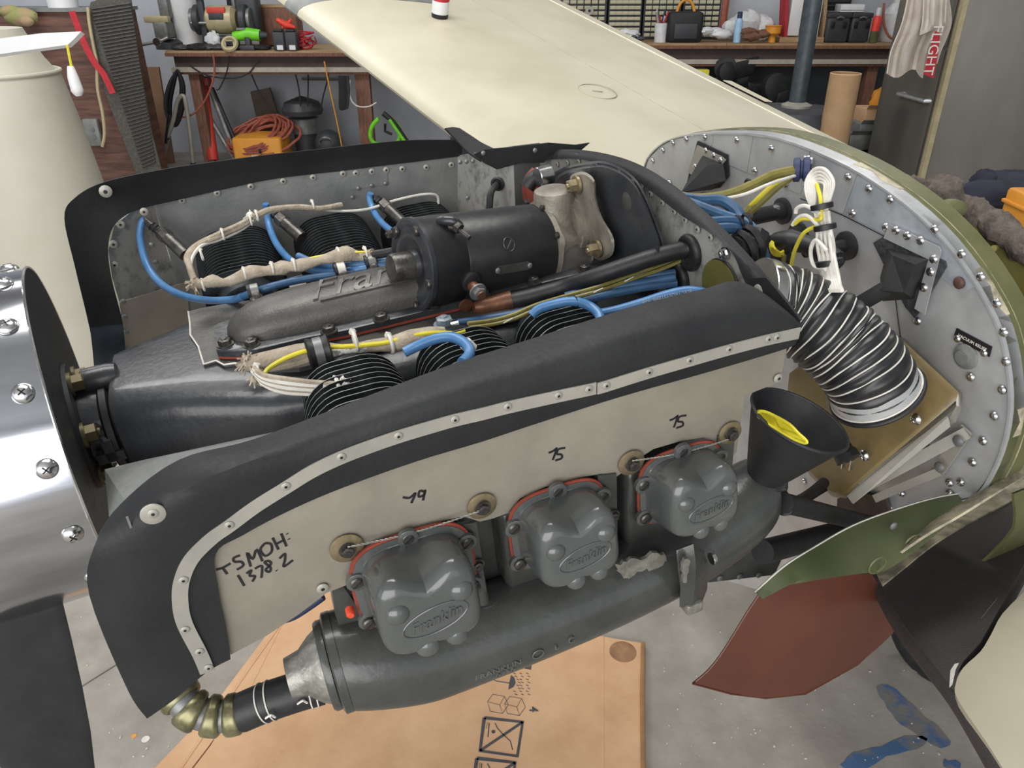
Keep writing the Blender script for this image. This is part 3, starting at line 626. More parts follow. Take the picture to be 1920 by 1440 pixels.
fb.part('metal_lip', loft(rows[:11], .002, -T), mat('blue_grey_sheet', (74, 82, 94), .22, .6, (120, 128, 140), 6, .05), label='shiny blue-grey metal lip at the front')
fb.part('seal_overlap', sheet([PB(x, y, .80) for x, y in ((218, 335), (224, 334), (229, 395), (223, 398))], .003, -T), M['rubber'], smooth=False)
fb.inst('rivet', pop, PB(198, 359, .765), -T, sc=1.7)
fb.part('side_panel', sheet([PB(x, y, .850) for x, y in ((288, 384), (340, 372), (430, 350), (520, 332), (640, 317), (700, 308), (780, 300), (862, 288), (862, 450), (740, 480), (545, 520), (350, 618), (318, 480))], .0015, T), M['alugrey'], smooth=False)
fb.part('patch_plate', sheet([PB(x, y, .848) for x, y in ((656, 322), (725, 312), (727, 345), (660, 356))], .001, T), M['alugrey'], smooth=False)
lft = [(252, 393), (214, 424), (203, 470), (210, 520), (228, 580), (236, 655)]; rgt = [(288, 384), (300, 425), (316, 478), (332, 528), (345, 570), (354, 618)]
fb.part('front_ramp', loft([[PB(x, y, .80-.012*i) for i, (x, y) in enumerate(lft)], [PB(x, y, .846) for x, y in rgt]], .0015, T), M['aluspeck'])
fb.part('front_plate', loft([[PB(224, 566, .74), PB(236, 660, .735)], [PB(350, 528, .84), PB(357, 620, .84)]], .002, -T), M['alu'], smooth=False)
for x, y in ((275, 410), (341, 376), (407, 362), (470, 350), (531, 340), (587, 333), (643, 326), (667, 325), (697, 322), (724, 319), (754, 317), (799, 314), (846, 309)):
    fb.inst('rivet', pop, PB(x, y, .8475), -T, sc=1.0)
for x, y in ((672, 353), (697, 348), (723, 344), (661, 370)): fb.inst('rivet', smallriv, PB(x, y, .8465), -T)
for x, y in ((270, 397), (226, 421), (213, 458), (215, 497), (226, 540)): fb.inst('rivet', pop, PB(x, y, .775), -T, sc=1.15)
for x, y in ((231, 566), (234, 594), (237, 623), (242, 655)): fb.inst('rivet', smallriv, PB(x, y, .735), -T, sc=1.2)
for x, y in ((284, 459), (292, 491), (290, 633)): fb.inst('rivet', smallriv, PB(x, y, .79), -T, sc=1.2)
fb.done()
# ------------------------------------------------------------------ rear baffle
rb = Thing('rear_baffle', 'grey riveted rear engine baffle with a black rubber edge strip and cable grommets', 'engine baffle')
rb.part('corner_panel', loft([[PB(858, 292, .85), PB(858, 400, .85), PB(862, 470, .85)], [PB(962, 274, .66), PB(966, 395, .66), PB(966, 470, .66)]], .0015, T), M['aluspeck'])
rb.part('corner_return', loft([[PB(962, 274, .66), PB(968, 420, .66)], [PB(1012, 268, .70), PB(1015, 420, .70)]], .0015, T), M['alugrey'])
rb.part('panel', sheet([PA(x, y, .29) for x, y in ((1000, 300), (1080, 288), (1150, 304), (1212, 332), (1262, 370), (1308, 412), (1345, 438), (1378, 470), (1402, 520), (1432, 560), (1470, 590), (1440, 640), (1250, 640), (1000, 560))], .0015, L), M['aluspeck'], smooth=False)
ro = [(1010, 282), (1075, 280), (1140, 289), (1200, 309), (1260, 345), (1320, 394), (1380, 452), (1430, 508), (1470, 560), (1500, 600)]
ri = [(1010, 300), (1075, 297), (1130, 306), (1180, 326), (1230, 362), (1284, 405), (1335, 436), (1376, 472), (1402, 530), (1432, 572)]
R3 = [[PA(*ri[i], .288), PA((ri[i][0]+ro[i][0])/2, (ri[i][1]+ro[i][1])/2, .292), PA(*ro[i], .302)] for i in range(10)]
rows = [cat([tuple(v) for v in r], 5) for r in zip(*R3)]; rows = [cat(r, 3) for r in zip(*rows)]
rb.part('rubber_strip', loft(rows, .003, -L), M['rubber'])
rb.part('rubber_corner', sheet([PA(x, y, .285) for x, y in ((1402, 522), (1436, 520), (1476, 568), (1500, 600), (1494, 606), (1430, 577))], .003, L), M['rubber'], smooth=False)
rb.inst('rivet', pop, PA(1422, 545, .2845), -L, sc=1.3)
fl1 = [[(835, 240, .80), (856, 262, .80), (878, 285, .79), (905, 303, .76)], [(850, 238, .83), (872, 250, .83), (900, 266, .82), (925, 285, .80)], [(862, 240, .86), (885, 255, .86), (905, 268, .85), (930, 280, .83)]]
rb.part('seal_fin', loft([cat([tuple(PB(*p)) for p in r], 4) for r in fl1], .003), M['rubber'])
rb.part('seal_flap', sheet([PB(x, y, .655) for x, y in ((888, 290), (905, 281), (960, 276), (1030, 268), (1080, 272), (1106, 268), (1086, 285), (1035, 290), (1020, 305), (975, 306), (932, 318), (908, 306))], .004, T), M['rubber'], smooth=False)
rb.inst('rivet', smallriv, PB(906, 287, .65), -T); rb.inst('rivet', smallriv, PB(1003, 282, .65), -T)
for x, y in ((1220, 363), (1242, 380), (1264, 396), (1285, 412), (1308, 430), (1332, 445), (1203, 348), (1120, 315), (1085, 303), (1045, 308), (1064, 305)):
    rb.inst('rivet', pop, PA(x, y, .2875), -L, sc=.9)
for x, y in ((863, 304), (875, 303), (887, 302), (951, 318), (975, 318), (877, 371)): rb.inst('rivet', smallriv, PB(x, y, .72), -T)
rb.inst('bolt', hexs, PA(1360, 475, .2875), -L, sc=.9); rb.inst('rivet', pop, PA(1387, 490, .2875), -L, sc=.6)
gr = shared('grommet', join(torus(ZERO, Z, .018, .0055, 28, 10), lathe([(.016, -.002), (.016, .002)], ZERO, Z, 24)), M['rubber2'])
rb.inst('grommet', gr, PA(1292, 474, .286), -L, sc=1.05); rb.inst('grommet', gr, PA(1268, 524, .286), -L, sc=1.2)
gp = PB(933, 345, .695); rb.inst('grommet', gr, gp, -T*.6-L*.5, sc=.55)
rb.part('thin_cable', tube([gp, PB(921, 360, .67), PB(918, 390, .66), PB(920, 415, .66)], .006, 8, 4), M['rubber2'])
# duct opening into the hose
rb.part('duct_opening', lathe([(.036, .004), (.036, -.002), (.033, -.002), (.031, .001), (.001, .001)], PA(1352, 540, .287), -L, 36), M['oliveint'], label='olive round duct opening')
du_ = len(rb.parts)-1
for r in (.008, .014, .02, .026): rb.part('duct_ring', torus(PA(1352, 540, .2858), L, r, .0009, 30, 5), M['oliveint'], parent=du_)
rb.part('opening_rim', torus(PA(1352, 540, .285), L, .036, .0012, 40, 6), M['ink'])
rb.done()
ac = Thing('accessory_case', 'black cast accessory cover with ribbed edge behind the starter', 'engine casting')
op = [(1110, 300), (1150, 305), (1190, 330), (1215, 370), (1235, 420), (1250, 470), (1235, 500), (1180, 520), (1100, 520), (1030, 470), (1010, 380), (1040, 320)]
def acr(f, a):
    cx, cy = 1125, 415; return [PA(cx+(x-cx)*f, cy+(y-cy)*f, a) for x, y in cat(op, 4, True)]
ac.part('cover', caps(loft([acr(.98, .285), acr(.98, .262), acr(.94, .258), acr(.92, .258), acr(.88, .245), acr(.5, .243)], closed=True), 6, 48), M['black'])
for x, y in ((1118, 318), (1185, 348), (1183, 378), (1218, 425), (1215, 470), (1160, 330)): ac.inst('bolt', hexb, PA(x, y, .256), -L, sc=.8)
ac.part('rib', tube([PA(x, y, .25) for x, y in ((1195, 380), (1208, 420), (1222, 470))], .005, 8, 4), M['black'])
ac.part('lug', lathe([(.014, 0), (.014, .006), (.006, .008)], PA(1182, 378, .25), -L, 16), M['topcov'])
ac.done()
# ------------------------------------------------------------------ starter
A0 = PB(772, 497, BC-.04); A1 = PB(1003, 463, BC); sx = (A1-A0).normalized(); SL = (A1-A0).length
su = (N-sx*N.dot(sx)).normalized(); sv_ = sx.cross(su); r0 = .0625
st = Thing('starter_motor', 'black cylindrical starter motor with a stamped end cap on top of the engine', 'starter motor')
def SP(h, ang, r=r0): return A0+sx*h+(su*cos(radians(ang))+sv_*sin(radians(ang)))*r
tow = 1 if (sv_).dot(-T) > 0 else -1
def SA(h, ang, r=r0): return SP(h, ang*tow, r)      # angle measured from the top towards the camera
st.part('body', lathe([(r0-.002, .004), (r0, .006), (r0, .055), (r0-.0006, .056), (r0, .057), (r0, SL-.002), (r0-.003, SL)], A0, sx, 64), M['starter'])
st.part('end_cap', lathe([(.0, -.002), (.020, -.002), (.022, .004), (.028, .006), (.036, .001), (.044, -.001), (.052, .001), (.058, -.002), (r0-.002, -.002), (r0+.0012, 0), (r0+.0012, .006)], A0, sx, 64), M['black'])
st.part('hub_cap', lathe([(.0195, -.002), (.019, -.028), (.017, -.031), (.004, -.0315)], A0, sx, 32), M['bolt'])
for k, ang in enumerate((20, 100, 165, 250, 310)):
    st.inst('bolt', slot, SA(-.001, ang, .055), -sx, sc=1.1)
st.part('through_bolt_end', hexbolt(A0+(SA(0, -60, .06)-A0), -sx, .006, .012), M['bolt'])
st.part('clamp_saddle', tube([SA(.033, 14), SA(.037, 22, r0+.006), SA(.045, 28, r0+.009), SA(.055, 32, r0+.004)], [.006, .007, .007, .005], 10, 4), M['black'])
st.part('clamp_bolt', tube([SA(.042, 26, r0+.006), SA(.054, 52, r0+.014)], .0035, 8), M['bolt'])
st.part('clamp_nut', lathe([(.0075, 0), (.0075, .007)], SA(.046, 34, r0+.008), (SA(.054, 52, r0+.014)-SA(.042, 26, r0+.006)), 6), M['bolt'])
st.part('terminal_boss', lathe([(.013, -.004), (.014, .006), (.011, .008)], SA(.055, 100), (SA(0, 100)-A0), 24), M['rubber2'])
tp = SA(.055, 103, r0+.008); td = (SP(0, 103*tow)-A0).normalized()
st.part('terminal_post', join(lathe([(.008, 0), (.008, .010), (.006, .010), (.006, .026)], tp, td, 16)), M['copper'])
st.part('terminal_nut', hexbolt(tp+td*.014, td, .009, .009), M['grey'])
def surf(h, ang, dr=.0006): return SA(h, ang, r0+dr)
mk = [surf(.119+.0085*cos(t), 62+degrees(.0095*sin(t)/r0)) for t in [2*pi*k/20 for k in range(21)]]
st.part('cast_mark', join(tube(mk, .0008, 5), tube([surf(.114, 68, .0006), surf(.124, 57, .0006)], .0009, 5), tube([surf(.116, 69, .0006), surf(.126, 58, .0006)], .0008, 5)), M['bolt'])
pg = [[surf(.094+.058*i/10-.0, 92+ (5*abs(j)) *0+j*5.5*(1 if 0 < i < 10 else .4), .0012) for j in (-1, 0, 1)] for i in range(11)]
st.part('name_plate', loft(pg, .001), M['topcov'])
st.inst('rivet', smallriv, surf(.097, 92, .002), SA(0, 92)-A0); st.inst('rivet', smallriv, surf(.149, 92, .002), SA(0, 92)-A0)
st.done()
ad = Thing('starter_adapter', 'dusty tan-grey cast starter adapter with a round cap and bolted flange', 'engine casting')
def scal(h, f, amp=.006):
    o = []
    for k in range(60):
        t = 360*k/60; r = .058*f+amp*max(0, cos(radians(t*5+20)))**3; o.append(SA(SL+h, t, r))
    return o
ad.part('front_ring', caps(loft([scal(-.002, 1.08, .004), scal(.006, 1.1, .005), scal(.008, 1.0, .003)], closed=True), 3, 60), M['tancast'])
ad.part('body', caps(loft([scal(.006, .98, .003), scal(.02, .93, .003), scal(.038, .92, .004), scal(.04, 1.0, .010), scal(.05, 1.0, .010), scal(.052, .88, .004), scal(.085, .82, .003), scal(.11, .7, .002)], closed=True), 8, 60), M['tancast'])
cap0 = PB(1040, 402, .42)
ad.part('round_cap', lathe([(.034, -.02), (.031, .0), (.029, .030), (.0275, .036), (.022, .039), (.002, .0395)], cap0, N, 36), M['tancast'])
def fpt(x, y, a): return PA(x, y, a)
fo_ = [(1066, 345), (1072, 328), (1095, 322), (1115, 338), (1118, 370), (1128, 405), (1148, 440), (1152, 462), (1146, 480), (1126, 488), (1104, 478), (1080, 462), (1040, 455), (1030, 400), (1050, 370)]
q = cat(fo_, 4, True)
ad.part('flange', caps(loft([[PA(x, y, .235) for x, y in q], [PA(x, y, .222) for x, y in q], [PA(1090+(x-1090)*.9, 410+(y-410)*.94, .218) for x, y in q]], closed=True), 3, len(q)), M['tancast'])
ad.part('neck', lathe([(.05, -.01), (.044, .02), (.046, .05)], PB(1070, 425, .42), L, 32), M['tancast'])
for x, y in ((1084, 346), (1122, 466)):
    ad.part('flange_nut', hexbolt(PA(x, y, .216), -L, .0095, .016), M['brass'])
for ang in (10, 62, 95, 130, -30): ad.inst('nut', hexs, SA(SL+.054, ang, .064), sx, sc=.9)
for ang in (15, 60, 118, 150, -20): ad.inst('bolt', hexb, SA(SL-.002, ang, .0655), -sx, sc=.45)
ad.done()
vl = Thing('breather_fitting', 'red and chrome clamp on a short black breather hose behind the starter', 'pipe fitting')
vl.part('hose', tube([PB(1002, 372, .56), PB(1000, 345, .56), PB(1012, 330, .56)], .018, 16, 4), M['red'])
vl.part('elbow', tube([PB(988, 352, .55), PB(1000, 335, .55), PB(1020, 326, .55)], .012, 14, 4), M['rubber2'])
vl.part('clamp', lathe([(.0145, -.012), (.0155, -.011), (.0155, .011), (.0145, .012)], PB(1020, 330, .53), L*.9+T*.1, 24), M['chrome'])
vl.done()
# ------------------------------------------------------------------ battery cable
bc_ = Thing('battery_cable', 'thick black starter cable with a copper lug running back through the rear baffle', 'cable')
def TB(pts): return [PB(*p) for p in pts]
bc_.part('jacket', tube(TB([(955, 565, .325), (1000, 555, .315), (1060, 538, .30), (1120, 518, .262), (1180, 497, .242), (1240, 478, .230), (1292, 466, .222), (1330, 460, .2)]), .0115, 14, 6), M['rubber2'])
bc_.part('boot', tube(TB([(888, 577, .33), (905, 575, .33), (930, 570, .33), (960, 563, .325)]), [.007, .012, .0135, .014], 14, 3), M['copper'])
bc_.part('lug', lathe([(.010, 0), (.010, .003)], PB(872, 572, .335), td, 18), M['copper'])
bc_.done()
# ------------------------------------------------------------------ ignition leads and plugs
def lead(label, pts, r=.0058, m='blue', grp='blue ignition leads', ends=None):
    t = Thing('ignition_lead', label, 'cable', grp); t.part('jacket', tube(TB(pts), r, 12, 6), M[m])
    if ends:
        for (x, y, b, dx, dy) in ends:
            p = PB(x, y, b); q_ = PB(x+dx, y+dy, b); t.part('sleeve_band', lathe([(r*1.25, 0), (r*1.25, .012)], p, q_-p, 14), M['whitew'], parent=0)
    return t
t = lead('light blue ignition lead looping from the foremost far spark plug down to the top cover', [(272, 412, .80), (265, 420, .80), (263, 450, .79), (275, 495, .76), (300, 530, .72), (340, 553, .66), (390, 563, .60), (435, 562, .55), (455, 556, .52)])
t.part('clip', lathe([(.0085, 0), (.0085, .006)], PB(475, 548, .50), L, 14), M['grey']); t.done()
lead('blue ignition lead curving down from the middle far spark plug', [(498, 382, .80), (500, 395, .80), (505, 425, .78), (520, 460, .72), (548, 490, .64), (590, 506, .56), (650, 508, .50), (700, 501, .48), (748, 496, .47)]).done()
lead('blue ignition lead curving from the rearmost far spark plug behind the starter', [(695, 362, .80), (693, 372, .80), (700, 395, .78), (718, 420, .72), (750, 445, .6), (770, 460, .5)]).done()
lead('blue ignition lead lying alongside the top cover into the starter shadow', [(560, 480, .60), (600, 495, .54), (665, 497, .50), (748, 485, .48)], .0055, 'bluemid').done()
lead('dirty dark blue lead clipped along the far edge of the top cover', [(455, 556, .52), (500, 540, .50), (560, 525, .50), (640, 514, .49), (740, 505, .48)], .0055, 'bluedark').done()
t = lead('bright blue ignition lead hooked over the second near cylinder with a white band', [(758, 661, .20), (780, 650, .20), (815, 636, .19), (845, 632, .18), (868, 641, .165), (880, 655, .15), (878, 668, .14), (866, 680, .13)], .0062, ends=[(872, 643, .163, 6, 6)])
t.done()
t = lead('bright blue ignition lead looping over the rearmost near cylinder with a black tie', [(997, 592, .22), (1010, 580, .22), (1040, 570, .21), (1075, 565, .2), (1105, 574, .19), (1122, 588, .175), (1126, 600, .165)], .0060)
t.part('cable_tie', torus(PB(1079, 566, .2), L, .0068, .0012, 20, 5), M['ink']); t.part('white_sleeve', lathe([(.0075, 0), (.0075, .008)], PB(1125, 596, .167), -N-T*.4, 14), M['whitew']); t.done()
t = lead('bright blue printed ignition lead running back beside the near rubber flap', [(1036, 590, .23), (1060, 596, .23), (1100, 592, .22), (1150, 583, .21), (1200, 569, .195), (1250, 553, .18), (1290, 545, .168), (1325, 550, .155)], .0062)
p0, p1 = PB(1290, 547, .1655), PB(1211, 564, .190); dd = (p1-p0).normalized(); nn_ = (ray(1250, 555)*-1).normalized()
t.part('printing', text('ELECTROSYSTEMS, INC', .0060, (p0+p1)/2+nn_*.0064, dd, -N, .0001), M['whitew'], smooth=False, label='tiny white printed lettering'); t.done()
lead('dirty blue lead bundle strand along the near edge of the engine top', [(850, 607, .30), (900, 600, .30), (960, 590, .29), (1020, 574, .28), (1100, 553, .26), (1180, 535, .24), (1266, 520, .22)], .0058, 'bluedark').done()
lead('dark blue lead strand just above the clipped near bundle', [(1060, 556, .28), (1120, 540, .27), (1190, 522, .25), (1266, 512, .23)], .0058, 'bluedark').done()
lead('dark blue lead strand diving into the lower rear grommet', [(1080, 566, .25), (1150, 550, .24), (1210, 538, .23), (1268, 530, .22)], .0058, 'bluedark').done()
def plug(label, p):
    t = Thing('spark_plug', label, 'spark plug', 'spark plugs of the far cylinders'); a, b_, c, d = [PB(*q) for q in p]
    t.part('terminal', tube([a, b_], [.005, .007], 12), M['bolt']); t.part('ribbed_neck', lathe([(.008, 0), (.0065, .003), (.008, .006), (.0065, .009), (.008, .012)], b_, (c-b_), 14), M['rubber2'])
    t.part('hex', lathe([(.012, -.008), (.0125, .0), (.0125, .008), (.010, .011)], c, (d-c), 6), M['bolt'], smooth=False)
    t.part('barrel', tube([c, d], [.0105, .011], 16), M['bolt']); t.done()
plug('dark spark plug leaning out of the foremost far cylinder', [(272, 412, .80), (285, 424, .79), (308, 440, .78), (348, 478, .74)])
plug('dark spark plug leaning out of the middle far cylinder', [(503, 392, .81), (512, 400, .80), (528, 412, .78), (566, 446, .74)])
plug('dark spark plug leaning out of the rearmost far cylinder', [(700, 368, .81), (706, 374, .80), (722, 386, .78), (757, 420, .74)])
# ------------------------------------------------------------------ sensor harnesses
hn = Thing('wire_harness', 'beige sleeved sensor harness folded over the far cylinders, tied with white cord', 'wire harness')
def HT(pts, r, m, seg=9, sm=5): return tube(TB(pts), r, seg, sm), M[m]
for off, r_, m_ in ((0, .0048, 'beige'), (6, .0034, 'whitew'), (-5, .0036, 'beige')):
    hn.part('sleeve', *HT([(366, 530+off*.3, .56), (357, 505, .58), (354+off, 482, .60), (372+off, 460, .62), (410, 443+off, .64), (450, 425+off, .66), (480, 406+off*.6, .68), (510, 393+off*.4, .70), (560, 388, .72), (600, 391, .73), (640, 384, .75)], r_, m_))
hn.part('thin_wire', *HT([(600, 392, .73), (640, 396, .75), (690, 392, .77), (740, 376, .79), (790, 365, .80), (818, 366, .81), (822, 382, .81)], .0024, 'whitew', 7))
hn.part('sleeve', tube(TB([(362, 532, .55), (380, 532, .55), (400, 527, .545), (420, 530, .54), (450, 520, .535), (470, 510, .53), (500, 508, .525), (530, 502, .52), (545, 500, .515), (565, 497, .51), (600, 488, .505), (635, 480, .50), (650, 476, .50), (675, 481, .50), (700, 478, .49)]), [.009, .0065, .010, .006, .009, .010, .007, .011, .007, .010, .006, .011, .012, .007, .010], 12, 3), M['beige'])
hn.part('yellow_strand', *HT([(430, 536, .54), (470, 520, .535), (520, 508, .53), (560, 490, .515), (600, 480, .505), (645, 474, .50), (690, 472, .49), (715, 477, .485)], .0016, 'yellow', 7))
hn.part('dark_tail', *HT([(700, 478, .485), (725, 474, .475), (755, 468, .47)], .0065, 'rubber2'))
tie_ = shared('tie', join(torus(ZERO, Z, .0095, .0022, 16, 6), sphere(Vector((.011, 0, 0)), .004, 8, 5, jit=.2)), M['whitew'])
for x, y, b in ((378, 478, .60), (418, 440, .64), (482, 405, .68), (470, 413, .67), (381, 535, .55), (459, 513, .53), (511, 503, .52), (587, 385, .73), (636, 476, .50), (686, 474, .49), (552, 497, .51)): hn.inst('tie', tie_, PB(x, y, b), L, sc=.8)
def fray(p, r, n, seed, d=None):
    r_ = random.Random(seed); out = []
    for i in range(n):
        v = Vector((r_.gauss(0, 1), r_.gauss(0, 1), r_.gauss(0, 1))).normalized()
        if d: v = (v*.7+Vector(d)).normalized()
        out.append(tube([p, p+v*r*.6, p+v*r+Vector((0, 0, -r*.2))], .0012, 4))
    return join(sphere(p, r*.55, 8, 6, jit=.2), *out)
hn.part('frayed_end', fray(PB(364, 533, .55), .014, 26, 1), M['beige'], kind='stuff'); hn.part('frayed_end', fray(PB(535, 501, .52), .010, 20, 2), M['beige'], kind='stuff')
hn.part('frayed_end', fray(PB(470, 405, .68), .012, 14, 3), M['whitew'], kind='stuff')
hn.done()
h2 = Thing('wire_harness', 'beige and white sleeved harness with a yellow wire draped over the foremost near cylinder', 'wire harness')
h2.part('sleeve', tube(TB([(462, 682, .30), (490, 676, .30), (520, 672, .30), (560, 664, .295), (600, 658, .29), (650, 655, .28), (700, 648, .27), (735, 645, .26), (770, 636, .25), (810, 628, .25), (835, 620, .25)]), [.008, .010, .012, .013, .012, .006, .008, .010, .012, .011, .005], 12, 3), M['beige'])
h2.part('sleeve', *HT([(505, 690, .30), (540, 684, .29), (575, 674, .285), (600, 664, .28)], .0055, 'beige'))
h2.part('yellow_wire', *HT([(492, 706, .26), (505, 690, .27), (535, 672, .275), (570, 659, .27), (610, 652, .27), (670, 648, .26), (725, 642, .255), (770, 630, .245), (815, 624, .24), (855, 625, .235), (872, 620, .235)], .0028, 'yellow', 8))
h2.part('rubber_clamp', lathe([(.016, -.014), (.019, -.012), (.017, -.006), (.017, .006), (.019, .012), (.016, .014)], PB(598, 659, .272), L, 20), M['rubber2'])
h2.part('clamp_band', lathe([(.0178, -.005), (.0178, .005)], PB(598, 659, .272), L, 20), M['grey'])
h2.part('wire_tag', lathe([(.007, -.022), (.007, .022)], PB(655, 657, .272), L-N*.03, 12), mat('wire_tag', (128, 128, 126), .5, 0, (196, 194, 190), 240, lo=.45, hi=.55), label='printed wire tag')
for i in range(9):
    o_ = i*3.1-12; h2.part('white_wire', *HT([(474+abs(o_)*.2, 694+o_*.35, .25), (495, 712+o_*.7, .235), (530, 722+o_*1.0, .22), (580, 727+o_*.9, .205), (632, 729+o_*.8, .19)], .0034 if i < 7 else .0028, 'whitew' if i % 3 else 'beige', 7))
h2.part('white_wire', *HT([(630, 730, .19), (650, 734, .185), (664, 742, .18)], .0036, 'whitew', 8))
h2.part('connector', *HT([(650, 727, .18), (665, 729, .175), (678, 730, .17)], .0052, 'rubber2')); h2.part('crimp', *HT([(678, 730, .17), (690, 731, .165), (704, 729, .16)], .0050, 'grey'))
h2.part('frayed_end', fray(PB(466, 680, .30), .018, 34, 5), M['beige'], kind='stuff')
h2.part('frayed_end', fray(PB(648, 720, .185), .012, 18, 6), M['whitew'], kind='stuff')
h2.part('tie_knot', fray(PB(476, 712, .25), .009, 10, 7), M['beige'], kind='stuff')
for x, y, b in ((733, 645, .258), (666, 639, .27), (486, 704, .25), (635, 729, .188)): h2.inst('tie', tie_, PB(x, y, b), L, sc=1.15)
h2.done()
cp = Thing('hose_clip', 'pale worn clip bolt with a steel band beside the second near cylinder', 'clip')
cp.part('bolt_head', hexbolt(PB(834, 610, .30), N, .011, .012), mat('chipped_blue', (110, 124, 138), .5, .2, (170, 176, 180), 90)); cp.part('band', lathe([(.009, -.005), (.009, .005)], PB(852, 613, .28), L, 16), M['chrome']); cp.done()
for k, (x, y, b, lab) in enumerate(((697, 492, .485, 'steel clip on the blue leads just ahead of the starter'), (640, 506, .49, 'white banded clip further ahead on the blue leads'), (478, 547, .50, 'small clip where the foremost blue lead meets the top cover'))):
    t = Thing('cable_clip', lab, 'clip', 'clips along the far blue leads'); p = PB(x, y, b)
    t.part('band', lathe([(.011, -.006), (.0118, -.005), (.0118, .005), (.011, .006)], p, L, 18), M['grey' if k != 1 else 'whitew']); t.part('pad', lathe([(.012, -.010), (.012, -.006)], p, L, 18), M['rubber2']); t.inst('bolt', hexb, p-T*.012-N*.006, N*.6-T*.8, sc=.8); t.done()
t = Thing('wire_strand', 'dirty yellow-green wire pair tied with cord running back under the starter cable', 'cable')
for o_ in (0, .004): t.part('wire', tube([p+N*o_*1.0+T*o_ for p in TB([(880, 614, .24), (925, 608, .25), (965, 597, .25), (1010, 578, .25), (1070, 560, .25), (1130, 543, .245), (1190, 522, .24), (1240, 505, .235), (1288, 484, .225)])], .0026, 7, 4), M['olivew'])
for x, y, b in ((953, 603, .247), (1001, 583, .247), (1180, 525, .238), (1122, 546, .243)):
    t.part('cord_tie', tube([PB(x-9, y+3, b-.005), PB(x, y-2, b-.007), PB(x+8, y-6, b-.005)], .0008, 5), M['whitew'])
t.done()
# ------------------------------------------------------------------ firewall
FA = .60
fw = Thing('firewall', 'riveted bare metal firewall behind the engine with olive edge and overlapping plates', 'firewall')
fo = [(1206, 330), (1216, 298), (1238, 275), (1262, 262), (1300, 254), (1380, 252), (1460, 262), (1560, 300), (1640, 344), (1720, 404), (1790, 478), (1850, 570), (1880, 645), (1893, 740), (1884, 820), (1856, 892), (1822, 932), (1760, 945), (1690, 1000), (1600, 1060), (1500, 1095), (1440, 1112), (1330, 1078), (1260, 900), (1222, 600), (1208, 400)]
def FWp(pts, a=FA): return [PA(x, y, a) for x, y in pts]
fw.part('panel', sheet(FWp(fo), .004, L), M['firewall'], smooth=False)
pl_ = [[(1206, 330), (1216, 298), (1238, 275), (1262, 262), (1300, 254), (1338, 252), (1330, 305), (1300, 360), (1240, 370)],
       [(1339, 252), (1380, 252), (1412, 255), (1400, 323), (1372, 311), (1331, 300)],
       [(1413, 255), (1460, 262), (1518, 283), (1514, 330), (1500, 364), (1401, 323)],
       [(1519, 284), (1560, 300), (1607, 326), (1580, 401), (1501, 365), (1515, 330)],
       [(1608, 327), (1640, 344), (1720, 404), (1790, 478), (1829, 537), (1806, 548), (1735, 500), (1660, 440), (1581, 401)]]
for i, p in enumerate(pl_): fw.part('plate', sheet(FWp(p, FA-.001-.0004*(i % 2)), .001, L), M['firewall'] if i < 4 else mat('bright_firewall_plate', (160, 166, 174), .3, .4, (200, 206, 212), 12, .08), smooth=False)
for x, y in ((1590, 332), (1629, 354), (1669, 374), (1598, 400), (1661, 426), (1752, 430), (1803, 476), (1839, 519), (1869, 569), (1882, 623), (1886, 678), (1720, 602), (1820, 707), (1879, 731), (1864, 780), (1843, 827), (1823, 867), (1801, 904), (1321, 257), (1286, 261), (1261, 268), (1242, 282), (1223, 302), (1381, 262), (1446, 278), (1516, 298), (1415, 320), (1472, 345), (1229, 331), (1255, 343), (1376, 388), (1690, 925), (1780, 925), (1657, 932), (1667, 952), (1507, 903), (1413, 1056), (1431, 1060), (1449, 1071), (1780, 905)):
    fw.inst('rivet', dome, PA(x, y, FA-.002), -L, sc=.95)
fw.part('rusty_bolt', lathe([(.008, 0), (.008, .003), (.006, .005), (.002, .006)], PA(1800, 530, FA-.002), -L, 18), mat('rusty_bolt', (70, 50, 44), .6, .2, (96, 70, 60), 60), label='rusty brown bolt head')
fw.part('plug', lathe([(.018, 0), (.017, .004), (.010, .006), (.010, .009)], PA(1812, 668, FA), -L, 24), M['alugrey'])
fw.part('sheet_seam', ribbon(FWp([(1501, 372), (1580, 403), (1665, 446), (1690, 640)], FA-.0005), .0012, -L), M['ink'])
# flange skin and olive shell running aft
ol = cat(fo[:20], 3)
def grow(a, g):
    o = []; cx, cy = 1540, 720
    for x, y in ol:
        p = PA(x, y, FA); c = W(FA, .42, -.08); d = p-c; o.append(c+d*(1+g/d.length)+L*(a-FA))
    return o
fw.part('edge_lip', loft([grow(FA-.003, .0005), grow(FA-.003, .004), grow(FA+.02, .004)]), M['chrome'] if 0 else M['firewall'])
fw.part('skin_band', loft([grow(FA+.003, .004), grow(FA+.028, .004)]), M['olive'])
fw.part('skin_joggle', loft([grow(FA+.028, .0055), grow(FA+.055, .004)]), M['olive'], label='olive joggled edge with worn paint')
fw.part('skin_step', loft([grow(FA+.028, .004), grow(FA+.028, .0055)]), M['wear'])
for i, (f, l_) in enumerate(((8, 3), (22, 4), (31, 4), (40, 3), (47, 4))):
    g1 = grow(FA+.006, .0045)[f:f+l_]; g2 = grow(FA+.022, .0045)[f:f+l_]; m_ = [a_.lerp(b_, .15+.5*(j % 2)) for j, (a_, b_) in enumerate(zip(g1, g2))]
    fw.part('chipped_patch', loft([m_, g2], .0005), M['wear'], label='chipped paint showing bare metal')
fw.done()
pc_ = Thing('placard', 'small black engraved placard reading VACUUM RELIEF screwed to the firewall', 'placard')
pq = FWp([(1795, 615), (1861, 650), (1856, 669), (1789, 632)], FA-.0005)
